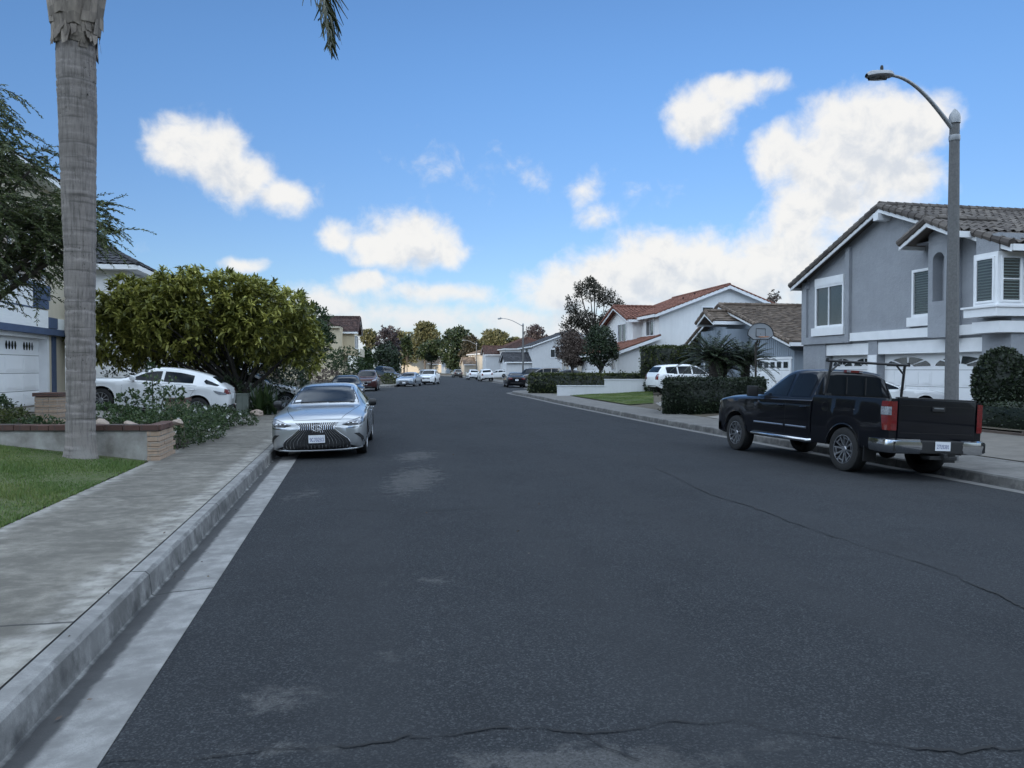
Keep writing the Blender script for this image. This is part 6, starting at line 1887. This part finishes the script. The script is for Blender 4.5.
M['box_green'] = pmat('box_green', (.13,.15,.13), (.10,.115,.10), 4, .6)
mb = MB(); mb.box(-.19, .19, -.16, .16, -.1, .68); mb.build('cabinet', M['box_green'], ub, bevel=.015)
mb = MB(); mb.box(-.205, .205, -.175, .175, .68, .73); mb.build('lid', M['box_green'], ub, bevel=.012)
mb = MB(); mb.box(-.003, .003, -.165, -.158, .05, .65); mb.build('door_gap', M['dark_gap'], ub)

# ------------------------------------------------------------------ trees
TX, TY = -9.75, 27.6
tree('broad_tree', 'broad low tree with big yellow-green leaves shading the white hatchback', (TX, TY, ground_z(TX, TY)),
     [(-2.2,0,3.3,2.9,2.7,1.5),(-3.4,-1.2,4.0,1.0,1.0,.7),(.4,-1.2,4.1,.9,.9,.65),(-1.6,-1.4,4.55,.8,.8,.55),(-4.9,-1,3.6,.8,.8,.6),(1.9,-.8,3.7,.7,.7,.6),(-4.3,-.4,2.75,1.6,2.0,1.1),(.8,.1,3.25,1.75,2.2,1.45),(-.9,0,3.95,2.3,1.9,1.15),(-3.0,.3,3.5,1.6,2,1.2),(1.9,.3,2.7,.8,1.2,.9),(2.2,.5,2.2,.7,1.0,.8),(-.6,1.0,2.1,2.0,.9,.8),(-3.2,1.2,2.0,1.6,.9,.7)], 'broad', 3200, 12, .225, .33, .105, 'bark_dark', .05, kind='leaf', fork=.22, shell=.72, tips=22, trunks=4, droop=.1)
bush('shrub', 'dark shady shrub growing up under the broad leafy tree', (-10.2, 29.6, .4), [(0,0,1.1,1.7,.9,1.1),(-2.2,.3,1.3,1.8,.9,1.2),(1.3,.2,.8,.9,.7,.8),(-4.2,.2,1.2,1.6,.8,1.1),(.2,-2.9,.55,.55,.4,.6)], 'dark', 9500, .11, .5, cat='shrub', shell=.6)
tree('round_tree', 'dense green rounded tree just right of the broad leafy tree', (-12.4, 45.0, ground_z(-12, 45)), [(0,0,4.1,1.7,1.9,1.5),(.3,0,3.2,1.5,1.6,1.2),(-1.2,0,3.9,1.6,1.7,1.5)], 'green', 900, 14, .16, .55, .14, 'bark_dark', .25, shell=.7)
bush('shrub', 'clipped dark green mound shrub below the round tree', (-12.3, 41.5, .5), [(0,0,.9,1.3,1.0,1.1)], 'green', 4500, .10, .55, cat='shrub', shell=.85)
bush('shrub', 'reddish brown shrub left of the dark green mound', (-12.2, 37.0, .5), [(0,0,.6,1.0,.8,.65),(-.9,0,.6,.8,.8,.6)], 'bare', 3600, .09, .5, cat='shrub', shell=.75)
bush('shrub', 'low russet shrub behind the dark sedan roof', (-13.2, 52.0, .5), [(0,0,.6,1.6,.9,.7)], 'bare', 2600, .12, .5, cat='shrub', shell=.8)
bush('shrub', 'tall loose green shrub in front of the beige house', (-14.8, 68, .4), [(0,0,1.8,1.7,1.4,1.6),(1.2,.3,1.2,1.2,1,1.2),(-1.2,0,2.0,.9,.9,.9)], 'green', 4200, .17, .5, cat='shrub', shell=.6)
bush('shrub', 'round planting on the kerb corner beside the far silver sedan', (-13.0, 80.5, .2), [(0,0,.5,.9,.8,.6)], 'hedge', 1500, .13, .5, cat='shrub', shell=.8)
def far_tree(label, px, py_top, Y, wpx, hpx, leaf, n=260, per=12, ls=None, name='tree', bark='bark', shell=.6, group='trees beyond the houses', sparse=1.0, base=None):
    X = (px-CX)/F_PIX*Y; top = H_CAM+(HZ-py_top)/F_PIX*Y; r = wpx/F_PIX*Y/2; h = hpx/F_PIX*Y/2
    z0 = base if base is not None else .2; cz = top-h-z0
    bl = [(0,0,cz,r*.75,r*.75,h*.85)]
    for k in range(6):
        a = random.uniform(0, 6.28); q = random.uniform(.4, .62)
        bl.append((math.cos(a)*r*q, math.sin(a)*r*q, cz+random.uniform(-.5, .55)*h, r*random.uniform(.3, .5), r*random.uniform(.3, .5), h*random.uniform(.3, .45)))
    return tree(name, label, (X, Y, z0), bl, leaf, int(n*sparse), per, ls or max(.14, Y*.0032), .55, max(.12, r*.06), bark, r*.13, group, shell=shell, fork=.5, tips=12)
far_tree('dark round-headed street tree standing behind the white wall and hedge', 601, 321, 51, 45, 52, 'dark', 520, 16, .13, 'street_tree', 'bark_dark', .6, None)
far_tree('purple-brown thin bare-looking tree left of the dark round street tree', 571, 325, 62, 46, 46, 'bare', 900, 14, .14, 'bare_tree', 'bark', .2, None, 1.0)
def gum():
    Y = 98; X = (594-CX)/F_PIX*Y
    bl = []
    for (px, py, rw, rh) in ((588,292,16,13),(574,306,9,16),(605,300,12,12),(618,305,9,10),(583,322,16,14),(600,330,20,14),(570,330,10,16),(612,322,14,12),(590,285,8,7)):
        bl.append(((px-594)/F_PIX*Y, random.uniform(-1, 1), H_CAM+(HZ-py)/F_PIX*Y, rw*.86/F_PIX*Y, rw*.86/F_PIX*Y, rh*.82/F_PIX*Y))
    tree('gum_tree', 'tall airy gum tree with open clumps rising over the pale house', (X, Y, .2), bl, 'euc', 560, 17, .32, .38, .20, 'bark', .55, None, shell=.25, fork=.5, tips=26)
gum()
far_tree('dark purplish tree behind the beige house roof', 388, 324, 150, 30, 42, 'purple', 300, 12)
far_tree('dense dark green tree low behind the dark hillside car', 386, 341, 118, 36, 44, 'dark', 420, 14, .36)
far_tree('bright yellow-green tree beside the beige house corner', 366, 345, 95, 16, 38, 'green', 300, 12, .3)
far_tree('small orange-tinted sunlit tree top behind the beige house', 369, 326, 190, 20, 26, 'gold', 200, 12)
far_tree('tall golden sunlit tree behind the far houses, brightest of the left row', 425, 319, 260, 32, 46, 'gold', 520, 14)
far_tree('golden sunlit tree of broad outline left of the brightest one', 404, 328, 270, 32, 40, 'gold', 380, 14)
far_tree('slim dark tree in front of the golden trees at the street end', 407, 334, 230, 13, 26, 'dark', 240, 12)
far_tree('spreading dark tree low over the street end houses', 431, 339, 225, 32, 24, 'dark', 360, 12)
far_tree('big dark green tree at the street end, left of the tall far lamp post', 455, 325, 215, 38, 50, 'dark', 620, 14)
far_tree('dull olive tree directly behind the further far lamp post', 470, 333, 205, 26, 42, 'euc', 360, 12)
far_tree('golden sunlit tree over the cream house roof', 496, 328, 262, 28, 34, 'gold', 420, 14)
far_tree('smaller golden sunlit tree over the brown roof ridge', 514, 335, 268, 22, 28, 'gold', 300, 14)
far_tree('grey-green airy tree behind the white gabled house', 536, 322, 175, 28, 34, 'purple', 260, 12, .5, shell=.3)
far_tree('pale sunlit treetop far behind the olive tree', 481, 337, 290, 20, 26, 'gold', 240, 12)
far_tree('brown bare treetop rising behind the shake roof and chimney', 773, 288, 70, 22, 22, 'bare', 60, 8, .18, 'tree', 'bark', .3, 'trees beyond the houses')
# ------------------------------------------------------------------ right-hand garden
hedge_box('hedge', 'long clipped hedge behind the low white wall', [(1.15, 51.0), (9.0, 47.2), (9.2, 48.4), (1.35, 52.3)], .1, 1.35, 'hedge', 9000, .13)
hedge_box('hedge', 'tall clipped hedge beside the driveway with the white SUV', [(7.9, 46.9), (9.5, 46.4), (14.0, 49.4), (12.5, 50.6)], .1, 3.05, 'hedge', 9000, .15)
bush('bush', 'dark leafy bush at the right end of the white wall by the SUV', (8.6, 45.9, .1), [(0,0,.7,.6,.6,.7),(.4,.2,1.2,.6,.5,.6)], 'dark', 2200, .12, .55, shell=.7)
hedge_box('hedge', 'broad dark waist-high hedge in front of the cycads at the sidewalk', [(6.0, 29.9), (9.6, 29.2), (10.5, 31.6), (6.6, 32.3)], -.05, 1.30, 'topiary', 15000, .085, bulge=.12)
# low white wall, stepped
lw_ = thing('garden_wall', 'low white stucco wall with a step, facing us across the small lawn', 'wall', (2.75, 46.2, .08), math.atan2(-.0, 1))
mb = MB(); mb.box(0, 2.9, 0, .22, -.2, .62); mb.box(2.9, 5.95, 0, .22, -.2, 1.0); mb.build('wall', M['st_white2'], lw_)
mb = MB(); mb.box(-.03, 2.9, -.03, .25, .62, .68); mb.box(2.87, 5.98, -.03, .25, 1.0, 1.06); mb.build('coping', M['st_white2'], lw_)
right_lawn = [(3.2, 42.2), (7.8, 42.0), (8.4, 46.0), (2.6, 46.0)]
q = [off(1, 35.6, b_+.05)[:2], (6.75, 36.2), (8.55, 46.1), off(1, 46.2, b_+.05)[:2]]
sheet('right_lawn', q, M['turf'], .03)
q2 = [off(1, 46.5, b_+.03)[:2], (3.0, 46.6), (3.0, 50.6), off(1, 52.6, b_-.2)[:2]]
sheet('right_lawn', q2, M['turf'], .03)
grass('lawn_grass', 'short grass on the small lawn before the white wall', [tuple(map(float, p)) for p in q], 26000, .05, dz=.02)
# driveways
sheet('driveway', [off(1, 31.0, b_+.02)[:2], (14.0, 34.0), (14.0, 47), (8.6, 46.1), (6.8, 36.2)][:0] or [off(1, 31.0, b_+.02)[:2], (14.5, 33.0), (12.6, 46.8), (6.85, 36.3)], M['drive'], .02)
sheet('driveway', [off(1, 19.6, b_+.02)[:2], (15.0, 23.0), (13.3, 31.8), off(1, 27.6, b_+.02)[:2]], M['drive'], .02)
sheet('driveway', [off(-1, 19.8, b_+.02)[:2], off(-1, 27.0, b_+.02)[:2], (-14.7, 25.0), (-13.6, 20.0)], M['drive'], .02)
sheet('driveway', [off(-1, 27.8, b_+.02)[:2], off(-1, 34.8, b_+.02)[:2], (-15.0, 38.0), (-14.2, 31.0)], M['drive'], .02)
# near right planting: board edge, low hedge, round topiary
pe = thing('planter_edge', 'low brown board edging a planting bed at the right edge behind the pickup', 'edging', (11.95, 20.6, .05), math.atan2(-.981, .196))
M['board'] = pmat('edging_board', (.10,.075,.06), (.065,.05,.042), 4, .85, bump=.3, aniso=(1,4,4))
mb = MB()
for k in range(4): mb.box(k*2.2, k*2.2+2.19, -.04, .04, -.15, .14)
for k in range(5): mb.box(k*2.19-.03, k*2.19+.03, .04, .10, -.2, .17)
mb.build('edge_board', M['board'], pe, bevel=.008)
M['bed'] = pmat('bed_dirt', (.16,.145,.125), (.11,.10,.088), 2.5, .95, bump=.5, bscale=25)
sheet('verge', [off(1, 2, b_+.02)[:2], (15.6, 4.0), (11.97, 20.6), off(1, 19.4, b_+.02)[:2]], M['bed'], .02, (16, 16))
sheet('planting_bed', [(15.65, 4.0), (18.4, 6.0), (14.6, 22.8), (12.02, 21.0)], M['soil'], .10, (10, 10))
hedge_box('hedge', 'low dark clipped hedge below the round topiary bush', [(12.45, 20.4), (13.9, 13.4), (14.5, 13.5), (13.05, 20.6)], .12, .80, 'topiary', 7000, .06)
TB = bush('topiary_bush', 'dark smoothly clipped rounded bush against the grey wall right of the garage', (13.85, 21.5, .25), [(0,0,1.03,.70,.72,1.05)], 'topiary', 12000, .075, .6, shell=.94, clump=4, clump_r=.05, stems=4)
bm = bmesh.new(); bmesh.ops.create_uvsphere(bm, u_segments=24, v_segments=16, radius=1)
for v in bm.verts: v.co = Vector((v.co.x*.66, v.co.y*.68, 1.03+v.co.z*.99))
me = bpy.data.meshes.new('inner_growth'); bm.to_mesh(me); bm.free(); me.materials.append(LEAF['topiary']); link(bpy.data.objects.new('inner_growth', me), TB)

# cycads
def cycad(label, X, Y, trunk, n, ln, group='cycads behind the dark hedge'):
    z0 = ground_z(X, Y); root = thing('cycad', label, 'cycad', (X, Y, z0), 0, group)
    mb = MB(); mb.tube([(0,0,-.1),(0,0,trunk*.5),(.03,0,trunk)], [.24,.21,.20], 10); 
    for i in range(60):
        a = i*2.4; z = trunk*(i/60); mb.tube([(.18*math.cos(a), .18*math.sin(a), z), (.27*math.cos(a), .27*math.sin(a), z+.07)], [.035,.015], 4)
    mb.build('trunk', M['bark_dark'], root)
    parts = []; sb = MB()
    for i in range(n):
        a = i*2.399963; lift = .95*(1-i/n)**.8 + .02; l = ln*random.uniform(.88, 1.08); pts = []
        for t in np.linspace(0, 1, 12):
            r = l*t*math.cos(lift*1.2)*(1-.10*t); z = trunk + l*(t*math.sin(lift*1.2) - .42*t*t*(1.15-.5*lift))
            pts.append((math.cos(a)*r, math.sin(a)*r, z))
        sb.tube(pts, [lerp(.016, .004, t) for t in np.linspace(0, 1, 12)], 4)
        parts.append(frond_geom(pts,  .21, .026, .026, rand=.03, droop=.02, angle=62, vfold=.35))
    V, F = join(parts); cr = np_mesh('crown', V, F, LEAF['cycad'], root, np.repeat(RNG.random(len(F)//2), 2)); sb.build('frond_stems', M['bark_dark'], cr)
cycad('taller cycad on the left, arching fronds against the white house wall', 9.0, 34.0, 1.95, 72, 2.05)
cycad('lower cycad on the right, fronds behind the basketball pole', 10.6, 34.6, 1.7, 66, 1.95)
cycad('middle cycad crowded between two others, mostly in their shade', 9.75, 35.2, 1.5, 60, 1.75)

# basketball hoop on its pole
bh = thing('basketball_hoop', 'basketball hoop with a fan shaped grey backboard on a slim pole by the cycads', 'basketball hoop', (10.45, 32.6, ground_z(10.45, 32.6)), .25)
mb = MB(); mb.tube([(0,0,0),(0,0,2.7)], .045, 10); mb.tube([(0,0,2.55),(0,-.35,3.05)], .03, 8); mb.tube([(0,0,2.2),(0,-.35,2.85)], .025, 8); mb.build('pole', M['bark_dark'], bh, smooth=50)
mb = MB(); mb.box(-.4,.4,-.25,.5,-.05,.14); mb.build('base', M['black'], bh, bevel=.03)
M['board_grey'] = pmat('backboard', (.32,.34,.36), (.28,.30,.32), 3, .3, coat=.3)
mb = MB(); pts = [(-.34,-.36,2.80),(.34,-.36,2.80)] + [(.60*math.cos(t)*1.0, -.36, 3.02+.52*math.sin(t)*(.9 if True else 1)) for t in np.linspace(-.1, math.pi+.1, 17)]
mb.prism(pts, (0, .03, 0)); bb = mb.build('backboard', M['board_grey'], bh)
mb = MB(); o = [(p[0]*1.02, -.365, 3.02+(p[2]-3.02)*1.02) for p in pts]; mb.tube(o+o[:1], .018, 6); mb.build('rim_edge', M['black'], bb)
mb = MB(); sq = [(-.22,-.366,2.92),(.22,-.366,2.92),(.22,-.366,3.26),(-.22,-.366,3.26),(-.22,-.366,2.92)]; mb.tube(sq, .016, 4); mb.build('target_square', M['black'], bb)
mb = MB(); mb.tube([(.225*math.cos(t), -.62+.225*math.sin(t), 2.9) for t in np.linspace(0, 6.283, 25)], .011, 6); mb.build('hoop_ring', M['amber'], bh)

# ------------------------------------------------------------------ street lamps
M['lamp_pole'] = pmat('concrete_pole', (.16,.16,.158), (.11,.11,.11), 22, .85, bump=.35, bscale=90)
def lamp(label, X, Y, hgt, arm, dirx, diry, rb=.135, rt=.088, group='street lamps', mat='lamp_pole', z0=None):
    z0 = ground_z(X, Y) if z0 is None else z0
    r = thing('street_lamp', label, 'street lamp', (X, Y, z0), math.atan2(diry, dirx), group)
    mb = MB(); mb.tube([(0,0,-.1),(0,0,hgt*.5),(0,0,hgt)], [rb, (rb+rt)/2, rt], 8); mb.build('pole', M[mat], r)
    mb = MB(); mb.lathe([(rt*1.18,hgt-.02),(rt*1.2,hgt+.10),(rt*1.0,hgt+.16),(rt*.4,hgt+.24),(.001,hgt+.27)], 12); cp = mb.build('pole_cap', M['galv'], r, smooth=40); mb = MB(); mb.lathe([(rt*1.12,hgt-.36),(rt*1.18,hgt-.33),(rt*1.18,hgt-.28),(rt*1.12,hgt-.25)], 12); mb.build('pole_collar', M['galv'], r, smooth=40)
    mb = MB(); pts = []
    for t in np.linspace(0, 1, 16): pts.append((rt*.6+(arm-.35)*t, 0, hgt-.12 + .95*math.sin(t*math.pi*.5)*(1.0) - .03*t))
    mb.tube(pts, [lerp(.042, .028, t) for t in np.linspace(0, 1, 16)], 8); mb.build('arm', M['galv'], r, smooth=60)
    e = pts[-1]
    mb = MB(); rows = []
    for t in np.linspace(0, 1, 12):
        w = .03+.125*math.sin(math.pi*min(1, t*.94+.04))**.7; x = e[0]-.03+t*.56; zc = e[2]-.05*t
        rows.append([(x, w*math.cos(a), zc+(.10 if math.sin(a) > 0 else .045)*math.sin(a)*min(1, w/.1)) for a in np.linspace(0, 2*math.pi, 17)])
    mb.grid(rows); hd = mb.build('lamp_head', M['galv'], r, smooth=50)
    mb = MB(); rows = []
    for t in np.linspace(0, 1, 8):
        w = .105*math.sin(math.pi*min(1, t*.9+.05))**.7; x = e[0]+.10+t*.38; zc = e[2]-.05*(t*.8+.2)
        rows.append([(x, w*math.cos(a), zc-.03-.055*math.sin(a)) for a in np.linspace(0, math.pi, 9)])
    mb.grid(rows); mb.build('lens', M['wglass'], hd, smooth=60)
    mb = MB(); mb.lathe([(.03,0),(.03,.06),(.02,.09),(.001,.095)], 10, c=(e[0]+.2, 0, e[2]+.085)); mb.build('photocell', M['black'], hd)
lamp('tall octagonal concrete lamp post with curved arm beside the black pickup', 8.65, 14.95, 6.62, 1.72, -.98, -.2)
lamp('far lamp post in front of the white gabled house, taller of the two distant ones', 1.35, 93, 7.0, 2.9, -.98, -.15, z0=.1)
lamp('far lamp post before the dull olive tree, smaller of the two distant ones', -7.6, 163, 7.0, 2.9, -.98, -.15, z0=.1)

# ------------------------------------------------------------------ vehicles in their places
def put(root, S, X, Y, fx, fy, dz=0.0): drop_on(root, X, Y, math.atan2(fy, fx), S, dz)
r, S = silver_sedan(); put(r, S, -4.12, 17.15, .142, -.99)
r, S = pickup(); put(r, S, 6.56, 15.93, -.25, .968)
def car(kind, pm, label, X, Y, fx, fy, detail=False, dz=0.0, group=None, cat='car'):
    r, S, sh = generic_car(kind, pm, 'parked_car', label, cat, group, detail); put(r, S, X, Y, fx, fy, dz); return r, S, sh
def ct():
    r, S, sh = generic_car('hatch', 'p_white', 'parked_car', 'white hatchback parked nose-in on the driveway under the broad tree, tail at the walk', 'car', None, True)
    for k in (1, -1):
        mb = MB(); sh.patch(mb, 'side', [(3.62,1.19),(4.02,1.06),(3.98,1.03),(3.66,1.06),(3.58,1.13)], .007, k, .1); mb.build('quarter_window', M['glass'], r, smooth=30)
        mb = MB(); sh.patch(mb, 'side', [(3.88,.90),(4.22,.86),(4.26,.80),(4.05,.79),(3.95,.83)], .008, k, .08); mb.build('taillight', M['lamp_clear'], r, smooth=30)
        mb = MB(); sh.patch(mb, 'rear', [(.50,.42),(.66,.42),(.66,.48),(.56,.48)] if k > 0 else [(-.66,.42),(-.50,.42),(-.56,.48),(-.66,.48)], .007, 1, .08); mb.build('rear_reflector', M['lamp_red'], r)
    put(r, S, -10.72, 22.75, -.978, -.209)
ct()
car('sedan', 'p_black', 'dark sedan parked close behind the silver sedan, only its roof and windows showing', -8.62, 39.6, .2, -.98)
car('suv', 'p_maroon', 'dark maroon sport utility parked at the left kerb facing us', -11.75, 61.8, .12, -.99, True)
car('sedan', 'p_silver2', 'pale blue-silver sedan parked askew at the far left kerb', -10.45, 77.6, -.09, -.996, True)
car('suv', 'p_white', 'white small utility car right behind the pale blue-silver sedan', -9.35, 86.2, -.07, -.99)
car('suv', 'p_silver2', 'silver utility car with dark windscreen third in the far left row', -11.1, 97.5, .1, -.99)
car('suv', 'p_dark', 'dark utility car up a driveway behind the kerb planting on the left', -14.9, 90, .55, -.83)
car('sedan', 'p_white', 'white sedan behind the strappy plant, mostly hidden by the silver sedan', -10.45, 30.0, .98, .2)
car('sedan', 'p_black', 'black sedan beyond the hedge corner, seen from the rear', .22, 73.9, -.09, .99, True)
car('suv', 'p_dark', 'black utility car parked beyond the black sedan on the far right', 2.2, 88, -.6, .8)
car('suv', 'p_white', 'white utility car at the far right kerb, nearest of the white cars there', -3.75, 107.8, -.17, .98)
car('suv', 'p_white', 'white car at the far right kerb, further than the other white ones', -6.5, 125.5, -.17, .98)
car('sedan', 'p_white', 'white sedan up a drive behind the nearest far right white car', -2.2, 124, -.9, .35)
car('suv', 'p_bronze', 'dark bronze car, furthest parked car along the right kerb', -11.3, 156, -.2, .97)
car('sedan', 'p_dark', 'dark sedan in a driveway behind the long hedge', 5.0, 74, -.97, .1)
car('suv', 'p_bronze', 'olive tan car beside the dark sedan behind the long hedge', 3.3, 82, -.97, .1)
car('suv', 'p_white', 'white utility car backed to the walk on the driveway by the tall hedge', 10.1, 43.6, .965, .26, True)
car('sedan', 'p_white', 'white sedan on the grey house driveway behind the pickup bed', 11.35, 24.5, .98, .19, False)

# fallen leaves and grit along the gutters
k = 200; ys = RNG.uniform(2.5, 40, k); sd = np.where(RNG.random(k) < .6, -1, 1); P = []
for y, s_ in zip(ys, sd):
    q = off(int(s_), float(y), float(RNG.normal(.25, .22)) if RNG.random() < .72 else float(RNG.uniform(-4.5, 2.2))); P.append((q[0], q[1], ground_z(q[0], q[1])+.012))
D = unit_rand(k); D[:, 2] *= .25; L = RNG.uniform(.018, .045, k); V, F = simple_quads(np.array(P), D, L, L*.55)
tag(np_mesh('fallen_leaves', V, F, LEAF['bare'], None, RNG.random(k)), 'scattered dry fallen leaves along the kerbs and road', 'leaves', kind='stuff')
